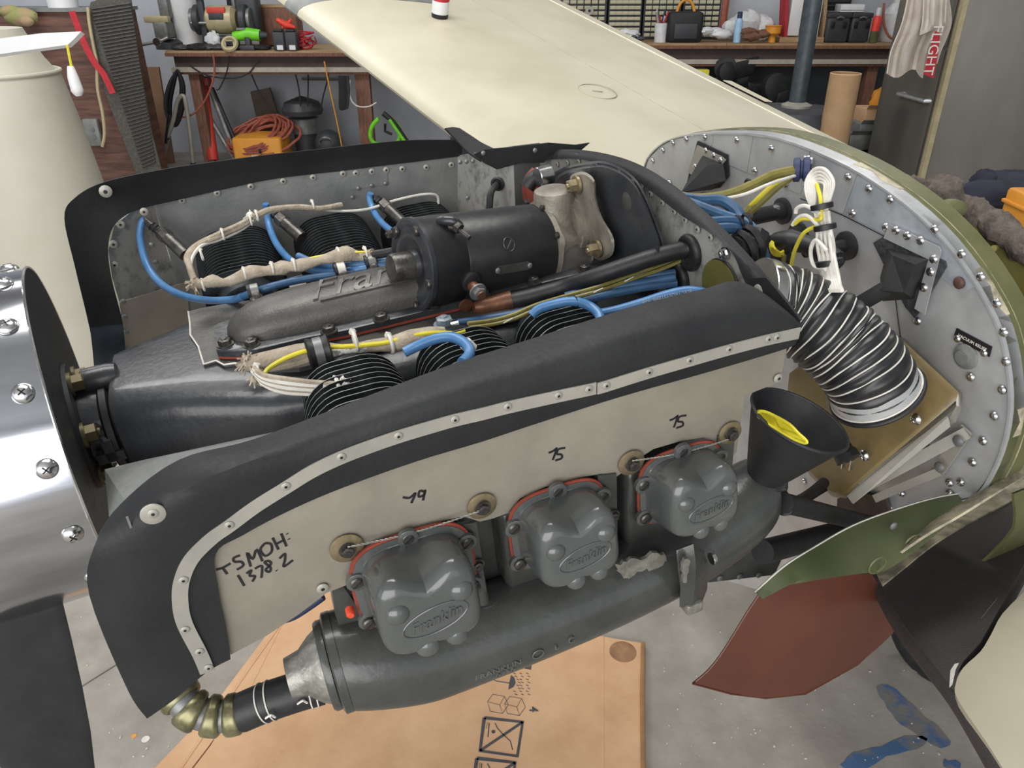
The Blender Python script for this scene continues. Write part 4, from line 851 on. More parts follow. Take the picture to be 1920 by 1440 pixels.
pl0 = pc_.part('plate', sheet(pq, .0015, -L), M['ink'], smooth=False)
e1 = (pq[1]-pq[0]).normalized(); e2 = (pq[0]-pq[3]).normalized()
pc_.part('lettering', text('VACUUM RELIEF', .0060, (pq[0]+pq[2])/2-L*.0022, e1, e2, .0002), M['whitew'], smooth=False, parent=pl0)
for p in ((1795, 635), (1845, 662)): pc_.inst('screw', dome, PA(*p, FA-.0022), -L, sc=.8)
pc_.done()
# cable boots on the firewall
def vent(name, label, fl_px, hood, tipx, arm):
    t = Thing(name, label, 'duct')
    return t
va = Thing('vent_duct', 'black pyramid duct flange at the far upper corner of the firewall', 'duct')
va.part('flange', sheet(FWp([(1310, 264), (1366, 290), (1368, 330), (1350, 352), (1286, 360), (1300, 300)], FA-.002), .003, -L), M['blackflat'], smooth=False)
va.part('metal_frame', sheet(FWp([(1308, 272), (1354, 293), (1362, 300), (1352, 312), (1316, 296), (1298, 328), (1290, 322)], FA-.0055), .0012, -L), M['alu'], smooth=False)
hx = [PA(x, y, FA-.004) for x, y in ((1318, 290), (1357, 306), (1362, 338), (1335, 356), (1290, 356))]; tip = PA(1276, 362, FA-.08)
ap = PA(1326, 310, FA-.03)
va.part('hood', ([*hx, tip, ap], [(0, 1, 6), (1, 2, 6), (2, 5, 6), (2, 3, 5), (3, 4, 5), (4, 0, 5), (0, 6, 5)]), M['blackflat'], smooth=False)
for x, y in ((1323, 282), (1338, 291), (1351, 300), (1303, 312)): va.inst('rivet', dome, PA(x, y, FA-.0065), -L, sc=.8)
va.done()
vb = Thing('vent_duct', 'black square duct with an L-shaped metal strip and long arm on the firewall', 'duct')
vb.part('pad', sheet(FWp([(1664, 440), (1690, 450), (1774, 490), (1776, 500), (1718, 596), (1700, 575), (1640, 455)], FA-.002), .003, -L), mat('rough_black_pad', (36, 38, 42), .8, 0, (66, 68, 72), 90, 1, 300), smooth=False)
vb.part('metal_strip', sheet(FWp([(1668, 420), (1762, 462), (1766, 470), (1735, 590), (1716, 578), (1742, 486), (1658, 446)], FA-.0052), .0015, -L), M['firewall'], smooth=False)
hx = [PA(x, y, FA-.005) for x, y in ((1665, 466), (1742, 486), (1712, 560), (1655, 565), (1650, 520))]; ap = [PA(1672, 478, FA-.05), PA(1716, 496, FA-.05), PA(1695, 548, FA-.06), PA(1652, 545, FA-.07)]
vb.part('hood', (hx+ap, [(0, 1, 6, 5), (1, 2, 7, 6), (2, 3, 8, 7), (3, 4, 8), (4, 0, 5, 8), (5, 6, 7, 8)]), M['blackflat'], smooth=False)
a_, b_ = PA(1672, 535, FA-.05), PA(1560, 600, FA-.10)
vb.part('arm', box((a_+b_)/2, (b_-a_).normalized(), N, (b_-a_).cross(N).normalized(), (b_-a_).length, .022, .022, .002), M['blackflat'])
for x, y in ((1680, 432), (1701, 442), (1726, 451), (1751, 486), (1745, 510), (1732, 539)): vb.inst('rivet', dome, PA(x, y, FA-.0068), -L, sc=.95)
vb.done()
def bung(label, x, y, x2, y2, a2, r=.013, rf=.022):
    t = Thing('cable_boot', label, 'rubber boot', 'black rubber boots through the firewall'); p = PA(x, y, FA); q = PA(x2, y2, a2)
    d = (q-p).normalized(); t.part('flange', lathe([(rf*.7, -.001), (rf, .001), (rf, .006), (rf*.7, .010)], p, -L, 24), M['rubber2'])
    t.part('sleeve', tube([p, p.lerp(q, .3), q], [r*1.25, r, r], 16), M['rubber2']); return t
t = bung('black rubber boot with a metal clip above the coiled white wires', 1470, 395, 1398, 410, .50); t.part('clip', box(PA(1453, 396, FA-.03), L, T, N, .012, .010, .018, .001), M['grey']); t.done()
bung('black rubber boot to the right of the coiled white wires', 1590, 460, 1510, 472, .52, .009).done()
bung('black rubber boot behind the black wire bundle', 1500, 440, 1440, 460, .5, .014).done()
gt = Thing('cable_grommet', 'navy ribbed grommet with a metal tab on the upper firewall', 'grommet')
p = PA(1503, 318, FA-.03)
gt.part('body', lathe([(.015, -.012), (.018, -.011), (.018, -.003), (.013, -.001), (.013, .001), (.018, .003), (.018, .011), (.015, .012)], p, L*.75+N*.05+T*-.6, 24), M['navy']); gt.part('tab', sheet([PA(1508, 292, FA-.003), PA(1524, 296, FA-.003), PA(1522, 318, FA-.02), PA(1508, 322, FA-.02)], .001, L), M['chrome'], smooth=False); gt.done()
def TA(pts): return [PA(*q_) for q_ in pts]
def cable(label, pts, r, m, grp=None, extra=None, name='cable'):
    t = Thing(name, label, 'cable', grp); t.part('jacket', tube(TA(pts), r, 9, 5), M[m])
    if extra:
        for x, y, a in extra: t.part('cable_tie', torus(PA(x, y, a), L+N*.2, r*1.25, r*.3, 16, 5), M['ink'])
    return t.done()
cable('olive and black cable run from behind the rear baffle up to the navy grommet', [(1255, 363, .36), (1300, 372, .40), (1360, 366, .44), (1410, 347, .48), (1450, 328, .52), (1500, 318, .565)], .0075, 'olivew', None, [(1405, 348, .48), (1322, 371, .42)])
cable('thin white wire running beside the olive cable to the navy grommet', [(1262, 366, .35), (1330, 374, .41), (1390, 366, .44), (1440, 346, .48), (1495, 328, .56)], .0024, 'whitew')
cable('thick black and yellow cable dropping from the navy grommet behind the blue leads', [(1490, 325, .56), (1460, 345, .54), (1430, 372, .52), (1400, 400, .5)], .0085, 'olivew')
cable('bright yellow wire following the thick olive cable', [(1482, 328, .55), (1452, 345, .53), (1422, 372, .51), (1395, 400, .5)], .004, 'yellow')
cable('upper blue lead bending down behind the rear rubber strip', [(1262, 370, .34), (1310, 376, .38), (1350, 376, .41), (1378, 392, .42), (1392, 412, .42), (1412, 432, .42), (1418, 445, .42)], .0085, 'bluedark', 'blue leads behind the rear baffle')
cable('straight blue lead under the upper one, running to the white tie', [(1262, 370, .34), (1310, 387, .36), (1350, 402, .38), (1385, 414, .40)], .0075, 'bluedark', 'blue leads behind the rear baffle')
cable('short thick blue lead gathered under the white tie', [(1330, 418, .34), (1360, 416, .37), (1390, 420, .40), (1410, 440, .41)], .008, 'bluedark', 'blue leads behind the rear baffle', [(1386, 418, .395), (1400, 415, .40)])
cable('lowest blue lead passing below the white tie', [(1335, 430, .33), (1365, 428, .36), (1385, 432, .39), (1398, 446, .40)], .0075, 'bluedark', 'blue leads behind the rear baffle')
cable('white wire arching above the short blue leads', [(1325, 425, .35), (1350, 408, .39), (1380, 408, .42), (1400, 414, .44)], .004, 'whitew')
cable('black wire arching between the blue leads', [(1320, 415, .36), (1345, 402, .40), (1380, 402, .43), (1410, 408, .45)], .0055, 'rubber2')
cable('black wire curling below the blue leads', [(1352, 440, .34), (1370, 432, .37), (1400, 430, .42), (1425, 450, .45)], .005, 'rubber2')
cable('thick braided black conduit elbow under the blue leads', [(1375, 470, .36), (1395, 468, .38), (1412, 455, .40), (1418, 440, .41)], .019, 'rubber2', None, [(1395, 468, .38), (1410, 457, .40)])
cable('black lead dropping from the conduit elbow', [(1425, 455, .42), (1434, 480, .42), (1432, 500, .42), (1424, 520, .42)], .0065, 'bluedark')
sol = Thing('relay_block', 'small red-brown relay block with black cap behind the hose top', 'relay')
sol.part('block', box(PA(1440, 500, .50), L, T, N, .04, .05, .04, .004), M['red']); sol.part('cap', box(PA(1462, 500, .48), L, T, N, .02, .03, .05, .004), M['rubber2']); sol.done()
bw = Thing('black_harness', 'taped black wire bundle with a coil of yellow wire hanging from it', 'wire harness')
bw.part('taped_bundle', tube(TA([(1450, 450, .47), (1480, 452, .48), (1510, 458, .49), (1545, 475, .50), (1570, 490, .5)]), [.010, .017, .013, .016, .014], 12, 4), M['rubber2'])
for i in range(6): bw.part('yellow_coil', tube(TA([(1449, 447+i, .465), (1444+i*1.5, 462+i*.5, .46-i*.002), (1452+i*2, 478-i, .46), (1470, 480-i*2, .465)]), .0018, 6, 5), M['yellow'])
bw.part('yellow_tail', tube(TA([(1470, 478, .465), (1468, 495, .465), (1464, 512, .465)]), .0035, 7, 4), M['olivew']); bw.done()
ww = Thing('wire_bundle', 'folded bundle of white wires tied with black straps standing before the firewall', 'wire harness')
for i in range(12):
    f = i/11-.5; dx = f*31; wv = sin(i*2.1)*3
    if i < 5:
        k = i; wdt = 7+k*3.9; hh_ = 10+k*6.0
        ww.part('white_wire', tube(TA([(1532-8+k*1.2, 398, .44), (1534-wdt*.85, 372, .445), (1534-wdt, 350-hh_*.25, .45), (1536-wdt*.4, 352-hh_, .455), (1538+wdt*.4, 352-hh_, .455), (1540+wdt, 350-hh_*.25, .45), (1540+wdt*.7, 372, .445), (1542+k*1.5, 398, .44)]), .0023, 8, 5), M['whitew'])
    ww.part('white_wire', tube(TA([(1541+dx*.75, 396, .44), (1545+dx*.8+wv*.2, 430, .435), (1548+dx*.95, 460, .43+.004*(i % 3)), (1553+dx*.9+wv, 495, .425), (1558+dx+wv, 525, .42), (1562+dx*1.1, 545, .40)]), .0025, 8, 4), M['whitew'])
ww.part('yellow_wire', tube(TA([(1531, 345, .445), (1538, 370, .44), (1539, 400, .435), (1536, 412, .432), (1505, 410, .43), (1490, 420, .43)]), .0026, 7, 5), M['yellow'])
ww.part('yellow_wire', tube(TA([(1532, 424, .43), (1508, 436, .43), (1492, 465, .435), (1485, 490, .44), (1481, 512, .44)]), .0026, 7, 5), M['yellow'])
for pts in (((1538, 428, .43), (1515, 405, .43), (1497, 408, .43), (1486, 422, .43)), ((1536, 400, .43), (1512, 386, .43), (1495, 390, .43), (1492, 400, .43)), ((1550, 470, .42), (1530, 450, .42), (1520, 470, .42), (1526, 498, .42), (1548, 505, .42))):
    ww.part('white_strand', tube(TA(pts), .0026, 7, 5), M['whitew'])
for x, y, wd in ((1541, 387, .0125), (1547, 426, .0125), (1555, 492, .0155)): ww.part('strap', lathe([(wd, -.0035), (wd+.001, -.003), (wd+.001, .003), (wd, .0035)], PA(x, y, .433), (PA(1558, 500, .43)-PA(1541, 387, .43))*-1, 24), M['ink'])
ww.done()
# ------------------------------------------------------------------ air hose
ho = Thing('air_hose', 'big black corrugated air hose with white wire spirals from rear baffle to airbox', 'hose')
hc = [(1425, 566, .345), (1462, 574, .37), (1502, 590, .39), (1540, 614, .405), (1574, 642, .42), (1602, 670, .43), (1624, 698, .44), (1636, 722, .45)]
C_ = [Vector(q_) for q_ in cat([tuple(PA(*p)) for p in hc], 30)]; n = len(C_); R0 = [.0535+.0015*min(1, i/(n*.5)) for i in range(n)]
# frame
def frames(P):
    u = None; o = []
    for i in range(len(P)):
        t = (P[min(i+1, len(P)-1)]-P[max(i-1, 0)]).normalized(); u = (u-t*u.dot(t)).normalized() if u else t.orthogonal().normalized(); o.append((t, u, t.cross(u)))
    return o
FR = frames(C_); NR = 17; rows = []
rh = random.Random(8)
for i in range(n):
    ph = i/(n-1)*NR; r = R0[i]-.0030*(.5+.5*cos(2*pi*ph)); t, u, v = FR[i]
    rows.append([C_[i]+(u*cos(a)+v*sin(a))*(r+.0006*sin(7*a+ph*3)) for a in [2*pi*k/48 for k in range(48)]])
ho.part('body', loft(rows, closed=True), mat('hose_black', (26, 27, 29), .36, 0, (42, 42, 44), 20, .2, 80))
for j in range(NR+1):
    i = min(n-1, int(j/NR*(n-1))); t, u, v = FR[i]; A_ = rh.uniform(-.0012, .0012); B_ = rh.uniform(0, 6)
    ho.part('wire_ring', tube([C_[i]+(u*cos(a)+v*sin(a))*(R0[i]-.0022)+t*(.0016*sin(3*a+B_)+A_) for a in [2*pi*k/48 for k in range(49)]], .0011, 6), M['whitew'])
t, u, v = FR[-1]
ho.part('end_collar', lathe([(.0545, -.012), (.0545, .012), (.05, .012)], C_[-1], t, 48), M['firewall']); ho.part('collar_wire', torus(C_[-1]+t*.010, t, .0555, .0014, 60, 6), M['whitew']); ho.part('collar_seal', torus(C_[-1]+t*.0155, t, .056, .0035, 60, 8), M['rubber2'])
t, u, v = FR[0]
ho.part('front_clamp', lathe([(.0545, -.010), (.0555, -.009), (.0555, .003), (.0545, .004)], C_[4], t, 48), M['chrome'])
ho.done()
# airbox on the firewall
ab = Thing('air_box', 'amber fibreglass airbox behind the corrugated hose with a metal lip', 'airbox')
fr = [(1480, 700, .50), (1560, 640, .53), (1660, 625, .55), (1690, 636, .555), (1797, 735, .545), (1792, 752, .54), (1600, 915, .47), (1588, 930, .468), (1560, 925, .47), (1518, 885, .475), (1470, 800, .49)]
ft = [PA(*p) for p in fr]
bkp = [PA(x+(8 if x > 1600 else 0), y+(6 if y > 700 else 0), FA-.002) for x, y, a in fr]
ab.part('shell', caps(loft([[p+(sum(ft, Vector())/len(ft)-p)*.04-L*.004 for p in ft], ft, bkp], closed=True), 3, len(ft)), M['box'])
cx_ = sum(ft, Vector())/len(ft)
ab.part('hose_socket', lathe([(.064, 0), (.060, .012), (.056, .020)], PA(1640, 732, .475), -FR[-1][0], 40), M['box'])
ab.part('lower_lip', sheet([PA(1590, 932, .466), PA(1778, 782, .535), PA(1782, 800, .535), PA(1600, 945, .466)], .003, T), M['alu'], smooth=False)
ab.part('side_bulge', loft([[PA(1760, 790, .54), PA(1770, 800, .56)], [PA(1785, 785, .54), PA(1792, 792, .57)], [PA(1798, 762, .54), PA(1802, 768, .57)], [PA(1797, 738, .545), PA(1800, 744, .57)]], .003), M['alu'])
ab.inst('screw', screw, PA(1717, 786, .504), -L, sc=.8); ab.inst('screw', screw, PA(1620, 854, .474), -L, sc=.8); ab.done()
br = Thing('airbox_bracket', 'angled aluminium bracket strips bracing the airbox to the firewall', 'bracket')
def strap2(p, q, wd, th=.003, d=None, a=0):
    p, q = PA(*p), PA(*q); x = (q-p).normalized(); y = x.cross(L).normalized(); return box((p+q)/2, x, y, L, (q-p).length, wd, th)
br.part('strap', strap2((1600, 925, .50), (1812, 812, .585), .016), M['alu'], smooth=False)
br.part('strap', strap2((1640, 935, .55), (1760, 885, .585), .012), M['alu'], smooth=False)
br.part('strap', strap2((1812, 805, .59), (1755, 890, .59), .018), M['alu'], smooth=False)
br.part('strap', strap2((1610, 905, .48), (1765, 800, .545), .010), M['alu'], smooth=False)
for x, y in ((1797, 827), (1762, 876), (1738, 838), (1641, 898)): br.inst('bolt', smallriv, PA(x, y, .575), -L, sc=2)
br.done()
# ------------------------------------------------------------------ funnel, plug, cable coil
fn = Thing('funnel', 'black plastic funnel holding a yellow lid beside the rear of the engine', 'funnel')
fc = PA(1478, 820, .30); fax = (PA(1478, 800, .30)-PA(1450, 910, .30)).normalized()
fax = (N*.86+L*.32-T*.15).normalized()
fn.part('cone', loft([[fc+fax*h+(u_*cos(a)+v_*sin(a))*r for a in [2*pi*k/40 for k in range(40)]] for (u_, v_) in [(fax.orthogonal().normalized(), fax.cross(fax.orthogonal().normalized()))] for r, h in ((.012, -.12), (.018, -.07), (.030, -.045), (.058, .022), (.060, .028), (.058, .028), (.056, .022), (.028, -.043), (.016, -.06))], closed=True), M['blackflat'])
fn.part('rim', torus(fc+fax*.027, fax, .0595, .0022, 44, 6), M['rubber2']); fn.done()
yl = Thing('yellow_disc', 'translucent yellow plastic disc lying inside the black funnel', 'disc')
yx = PA(1500, 828, .285)-PA(1425, 778, .30); ly = [PA(x, y, .255) for x, y in cat([(1421, 776), (1430, 771), (1450, 778), (1480, 795), (1497, 812), (1512, 826), (1510, 831), (1490, 824), (1462, 808), (1440, 794), (1426, 786)], 4, True)]
yl.part('disc', sheet(ly, .004, T), M['yplastic'], smooth=False); yl.part('rim', tube([*ly, ly[0]], .0016, 6), M['yplastic']); yl.done()
sc2 = Thing('plug_socket', 'black moulded power plug with two metal prongs hanging by the airbox', 'electrical plug')
sc2.part('body', tube(TA([(1572, 812, .43), (1578, 835, .43), (1585, 850, .43), (1592, 862, .43)]), [.006, .010, .016, .017], 14, 3), M['rubber2'])
for k in range(4): sc2.part('strain_ring', torus(PA(1574+k*2, 815+k*6, .43), N, .0075+k*.0008, .0015, 16, 5), M['rubber2'])
sc2.part('prong', box(PA(1582, 869, .425), N, L, T, .016, .006, .0015), M['chrome']); sc2.part('prong', box(PA(1597, 872, .422), N, L, T, .016, .006, .0015), M['chrome']); sc2.done()
cc = Thing('coiled_power_cord', 'black power cord folded and tied below the funnel', 'power cord')
for i in range(6):
    y = 880+i*6; cc.part('cord', tube(TA([(1370, y+10, .26), (1400, y, .27), (1440, y-1+i, .28), (1466, y+2, .29), (1470, y+10-i, .29), (1440, y+8, .28), (1390, y+12, .27)]), .0042, 8, 5), M['rubber2'])
cc.part('tie', torus(PA(1412, 900, .272), L, .019, .002, 20, 5), M['ink'])
cc.part('cord', tube(TA([(1466, 885, .29), (1500, 872, .32), (1530, 850, .36), (1556, 830, .40), (1572, 812, .43)]), .0042, 8, 5), M['rubber2']); cc.done()
cc2 = Thing('drain_tube', 'short black curved tube under the coiled cord', 'pipe'); cc2.part('tube', tube(TA([(1445, 920, .30), (1462, 925, .31), (1470, 940, .31), (1474, 962, .31)]), .009, 12, 4), M['rubber2']); cc2.part('side_hose', tube(TA([(1470, 948, .32), (1500, 938, .38), (1525, 922, .42), (1545, 905, .46)]), .008, 10, 4), M['rubber2']); cc2.done()
for lab, p, q_, r in (('upper black engine mount tube running back to the firewall', (1470, 943, .30), (1640, 985, .56), .013), ('lower thick black engine mount tube crossing to the firewall', (1430, 1035, .28), (1620, 985, .56), .016), ('thin black brace tube high behind the manifold end', (1475, 955, .30), (1560, 905, .56), .007)):
    t = Thing('engine_mount_tube', lab, 'tube', 'black engine mount tubes'); t.part('tube', tube([PA(*p), PA(*q_)], r, 16), M['blackflat']); t.part('end_weld', torus(PA(*q_), L, r, .003, 16, 6), M['blackflat']); t.done()
one('mount_plate', 'rusty dark mounting plate where the black engine mount tubes meet the firewall', 'plate', sheet(FWp([(1570, 935), (1620, 925), (1660, 935), (1668, 965), (1640, 985), (1580, 1000), (1568, 965)], FA-.012), .006, L), mat('dark_rusty_plate', (50, 44, 42), .6, .2, (80, 68, 60), 40, .3), smooth=False)
# ------------------------------------------------------------------ green cowl, gear door, lower tray
def BS(pts): return [PB(*p) for p in pts]
rowA = [(1416, 1110, -.06), (1470, 1062, -.05), (1530, 1024, -.035), (1600, 985, -.02), (1680, 955, -.01), (1760, 932, -.005), (1825, 922, 0)]
rowB = [(1420, 1111, -.063), (1490, 1095, -.075), (1560, 1083, -.085), (1620, 1075, -.09), (1660, 1070, -.09), (1720, 1030, -.07), (1800, 965, -.03)]
gc = Thing('lower_cowl', 'olive green lower cowl side panel with a bright cut edge under the firewall', 'cowl panel')
rA, rB = cat([tuple(v) for v in BS(rowA)], 5), cat([tuple(v) for v in BS(rowB)], 5)
gc.part('skin', loft([rA, [tuple((Vector(a)+Vector(b))/2-T*.012) for a, b in zip(rA, rB)], rB], .0018, T), M['green'])
gc.part('cut_edge', tube(rA, .0011, 5), M['whitew'])
for x, y, b in ((1710, 1018, -.062), (1645, 1060, -.09)): gc.part('hole_rim', torus(PB(x, y, b), T, .012, .0016, 24, 5), M['olive'])
gc.inst('rivet', smallriv, PB(1675, 986, -.04), -T, sc=1.4); gc.inst('rivet', smallriv, PB(1810, 932, -.006), -T, sc=1.6); gc.done()
gd = Thing('gear_door', 'red-brown primed curved landing gear door hanging below the green cowl', 'gear door')
g1 = cat([(1428, 1108, .02), (1400, 1150, .015), (1360, 1215, .005), (1330, 1255, 0), (1299, 1282, 0)], 4); g2 = cat([(1540, 1082, .02), (1530, 1160, -.005), (1500, 1240, -.01), (1440, 1290, -.01), (1370, 1300, -.005)], 4); g3 = cat([(1600, 1077, .02), (1606, 1140, 0), (1575, 1225, -.008), (1510, 1282, -.011), (1435, 1308, -.01)], 4); g4 = cat([(1634, 1076, .02), (1664, 1120, .01), (1690, 1166, 0), (1608, 1245, -.005), (1510, 1300, -.008)], 4)
gd.part('skin', loft(list(zip(*[cat([tuple(PB(*g[i])) for g in (g1, g2, g3, g4)], 6) for i in range(len(g1))])), .002, T), M['brown'])
gd.part('edge_fold', tube([PB(x, y, b) for x, y, b in [*g1, (1370, 1301, -.005), (1435, 1309, -.009), (1510, 1301, -.008), (1608, 1246, -.005), (1690, 1167, 0)]], .0015, 6, 0), M['brown']); gd.done()
tr = Thing('lower_baffle_tray', 'grey riveted sheet metal tray under the rear end of the manifold', 'sheet metal')
tr.part('sheet', sheet([PB(x, y, .12) for x, y in ((1300, 1060), (1440, 1020), (1470, 1040), (1452, 1078), (1330, 1092), (1290, 1085))], .002, N), M['alugrey'], smooth=False)
for x in (1350, 1387, 1423): tr.inst('rivet', smallriv, PB(x, 1084-(x-1350)*.08, .118), -T, sc=1.3)
tr.done()
# ------------------------------------------------------------------ wings
DS = Vector((-1417, 1965, 624)).normalized()
E0 = PB(870, 270, 1.3); tq = ray(1670, 310)
# trailing edge point: where the ray meets the plane spanned so that the rib is parallel to T-normal
E1 = hit(1670, 312, E0-DS*.18, T)
CH = (E1-(E0-DS*.0)); 
wg = Thing('wing', 'cream painted wing reaching away behind the engine with a fuel cap ring', 'wing')
CHd = (E1-E0)
def wsec(s, f0=0., f1=1., lower=True):
    o = []; base = E0+DS*s; ch = CHd; up = DS.cross(ch).normalized()*-1
    if up.z < 0: up = -up
    P_ = []
    for k in range(25):
        x = 1-.5*(1-cos(pi*k/24)); y = .6*(.2969*sqrt(x)-.126*x-.3516*x*x+.2843*x**3-.1036*x**4)
        P_.append((x, y))
    for k in range(23, -1, -1):
        x = P_[k][0]; P_.append((x, -P_[k][1]*.7))
    return [base+ch*x+up*(y*ch.length) for x, y in P_], up
s0, s1 = -.42, 4.2; tp_ = (.0, 0.)
secs = [wsec(s0+(s1-s0)*i/12)[0] for i in range(13)]
wg.part('skin', caps(loft(secs, closed=True), 13, len(secs[0])), M['wing'])
ch = CHd; up = wsec(0)[1]
def WS(x, s, h=.0):
    y = .6*(.2969*sqrt(x)-.126*x-.3516*x*x+.2843*x**3-.1036*x**4); return E0+DS*s+ch*x+up*(y*ch.length+h)
wg.part('flap_seam', tube([WS(.93, s0+.02+(s1-s0)*i/20, .001) for i in range(20)], .0022, 6), mat('pale_seam', (222, 216, 196), .4))
wg.part('panel_seam', tube([WS(.52, s0+(s1-s0)*i/20, -.0002) for i in range(20)], .0010, 5), mat('seam_grey', (150, 144, 124), .5))
q0 = min(((WS(x/50, s/20, 0), x/50, s/20) for x in range(5, 48) for s in range(-8, 40)), key=lambda q: ((960+F*(q[0]-CAM).dot(R_)/(q[0]-CAM).dot(F_)-1125)**2+(720-F*(q[0]-CAM).dot(U_)/(q[0]-CAM).dot(F_)-172)**2))
wg.part('fuel_cap_ring', torus(q0[0]+up*.001, up, .055, .0014, 40, 5), M['seam_grey'] if 'seam_grey' in M else MATS['seam_grey'])
wg.part('fuel_cap_tab', box(q0[0]+up*.001, DS, ch.normalized(), up, .004, .03, .002), MATS['seam_grey'])
def near_(px_, py_):
    return min(((x/60, s/30) for x in range(1, 60) for s in range(-12, 126)), key=lambda q: (lambda w_: (960+F*(w_-CAM).dot(R_)/(w_-CAM).dot(F_)-px_)**2+(720-F*(w_-CAM).dot(U_)/(w_-CAM).dot(F_)-py_)**2)(WS(q[0], q[1])))
xs, ss = near_(1420, 180)
wg.part('trim_tab', sheet([WS(.995, ss-.02, .006), WS(.995, ss+.17, .006), WS(.995, ss+.17, .006)+ch.normalized()*.03, WS(.995, ss-.02, .006)+ch.normalized()*.026], .002, up), M['wing'], smooth=False, label='small pale trim tab on the trailing edge')
sb = near_(560, 30)[1]
wg.part('tip_band', loft([[p+(p-(E0+DS*(sb+k*.1)+ch*.3)).normalized()*.0015 for p in wsec(sb+k*.1)[0][14:30]] for k in (0, 1)]), M['alugrey'], label='grey strip round the leading edge')
wg.done()
xb, sb_ = near_(824, 32)
bt = Thing('small_bottle', 'small white bottle with a black base band standing on the far wing', 'bottle')
bp = WS(xb, sb_, .001)
bt.part('body', lathe([(.026, 0), (.027, .006), (.027, .012)], bp, up, 28), M['ink']); bt.part('label', lathe([(.0268, .012), (.0272, .014), (.0272, .05)], bp, up, 28), M['white']); bt.part('red_band', lathe([(.0274, .05), (.0274, .066)], bp, up, 28), M['redc']); bt.part('shoulder', lathe([(.027, .066), (.026, .078), (.012, .088), (.012, .11), (.010, .112)], bp, up, 28), M['white']); bt.done()
# ------------------------------------------------------------------ near wing root
nA, nB, nC = PZ(1640, 1075, .74), PZ(1885, 1440, .83), PZ(1960, 905, .77)
nN = (nB-nA).cross(nC-nA).normalized()
if nN.z < 0: nN = -nN
def PW(x, y, h=0): return hit(x, y, nA+nN*h, nN)
nw = Thing('wing_root', 'near wing root with black textured walkway and cream painted skin', 'wing')
lepts = [(1640, 1075), (1664, 1118), (1692, 1168), (1740, 1232), (1800, 1308), (1850, 1388), (1895, 1465), (1960, 1580)]
blk = lepts[:5]+[(1790, 1270), (1806, 1240), (1838, 1205), (1858, 1170), (1880, 1130), (1930, 1040), (2060, 900), (2040, 850), (1920, 925), (1830, 968), (1750, 1012), (1700, 1052), (1668, 1085)]
nw.part('walkway', sheet([PW(x, y) for x, y in blk], -.03, nN), M['walk'], smooth=False)
crm = cat([(1930, 1100), (1880, 1150), (1858, 1190), (1838, 1222), (1806, 1252), (1792, 1282), (1796, 1312), (1850, 1392), (1895, 1465), (1960, 1580), (2200, 1580), (2200, 1000), (2060, 950)], 3)
nw.part('painted_skin', sheet([PW(x, y, .0015) for x, y in crm], -.03, nN), M['wing'], smooth=False)
lw = [PW(x, y, -.019) for x, y in cat(lepts, 4)]
sh_ = (PW(1600, 1100, -.02)-PW(1640, 1075, -.02)).normalized()
nw.part('leading_edge', tube([p-sh_*.004 for p in lw], .019, 16), M['walk'])
nw.part('lower_skin', loft([[p-Z*.018-sh_*.006 for p in lw], [p-sh_*.25-Z*.06 for p in lw]], .003, -Z), M['wing'])
nw.part('fillet', loft([[PW(x, y, .002) for x, y in cat([(1642, 1074), (1670, 1050), (1730, 1005), (1800, 968), (1870, 925), (1960, 862)], 5)], [PW(x, y, .0005) for x, y in cat([(1655, 1100), (1690, 1072), (1750, 1024), (1822, 980), (1900, 940), (1985, 885)], 5)]], .003), M['wear'], label='worn fillet with cream and bare metal streaks')
nw.part('chip', sheet([PW(x, y, .0008) for x, y in ((1782, 1258), (1790, 1246), (1798, 1244), (1792, 1256), (1786, 1284), (1780, 1290))], .001, nN), M['whitew'], smooth=False)
for p in (((1840, 1160), (1870, 1122)), ((1700, 1250), (1720, 1262)), ((1850, 1050), (1880, 1034))): nw.part('scratch', ribbon([PW(*p[0], .0002), PW(*p[1], .0002)], .0006, nN), M['alugrey'])
nw.done()
fs = Thing('fuselage_side', 'worn olive and cream fuselage side skin behind the firewall edge', 'fuselage panel')
fa = [(1893, 660), (1898, 740), (1890, 810), (1865, 880), (1832, 930)]; fbk = [(1990, 600), (1990, 700), (1980, 760), (1965, 830), (1955, 870)]
fs.part('skin', loft([[PA(x, y, FA+.02) for x, y in cat(fa, 4)], [PA(x, y, FA+.16) for x, y in cat(fbk, 4)]], .003), M['olive'])
fs.part('filler_band', loft([[PB(x, y, b) for x, y, b in cat([(1700, 1015, -.05), (1770, 968, -.04), (1835, 925, -.03), (1880, 880, -.02), (1960, 805, 0)], 4)], [PB(x, y, b) for x, y, b in cat([(1672, 1052, -.075), (1735, 1008, -.07), (1805, 967, -.065), (1870, 926, -.06), (1960, 870, -.04)], 4)]], .003), M['wear'])
fs.done()
ty = Thing('main_wheel', 'dark tyre on the floor half hidden under the near wing root', 'wheel'); tc_ = PZ(1745, 1190, .12)
ty.part('tyre', torus(tc_, (1, .35, 0), .085, .035, 32, 12), M['rubber2']); ty.part('hub', lathe([(.05, -.03), (.055, 0), (.05, .03)], tc_, (1, .35, 0), 20), M['grey']); ty.done()
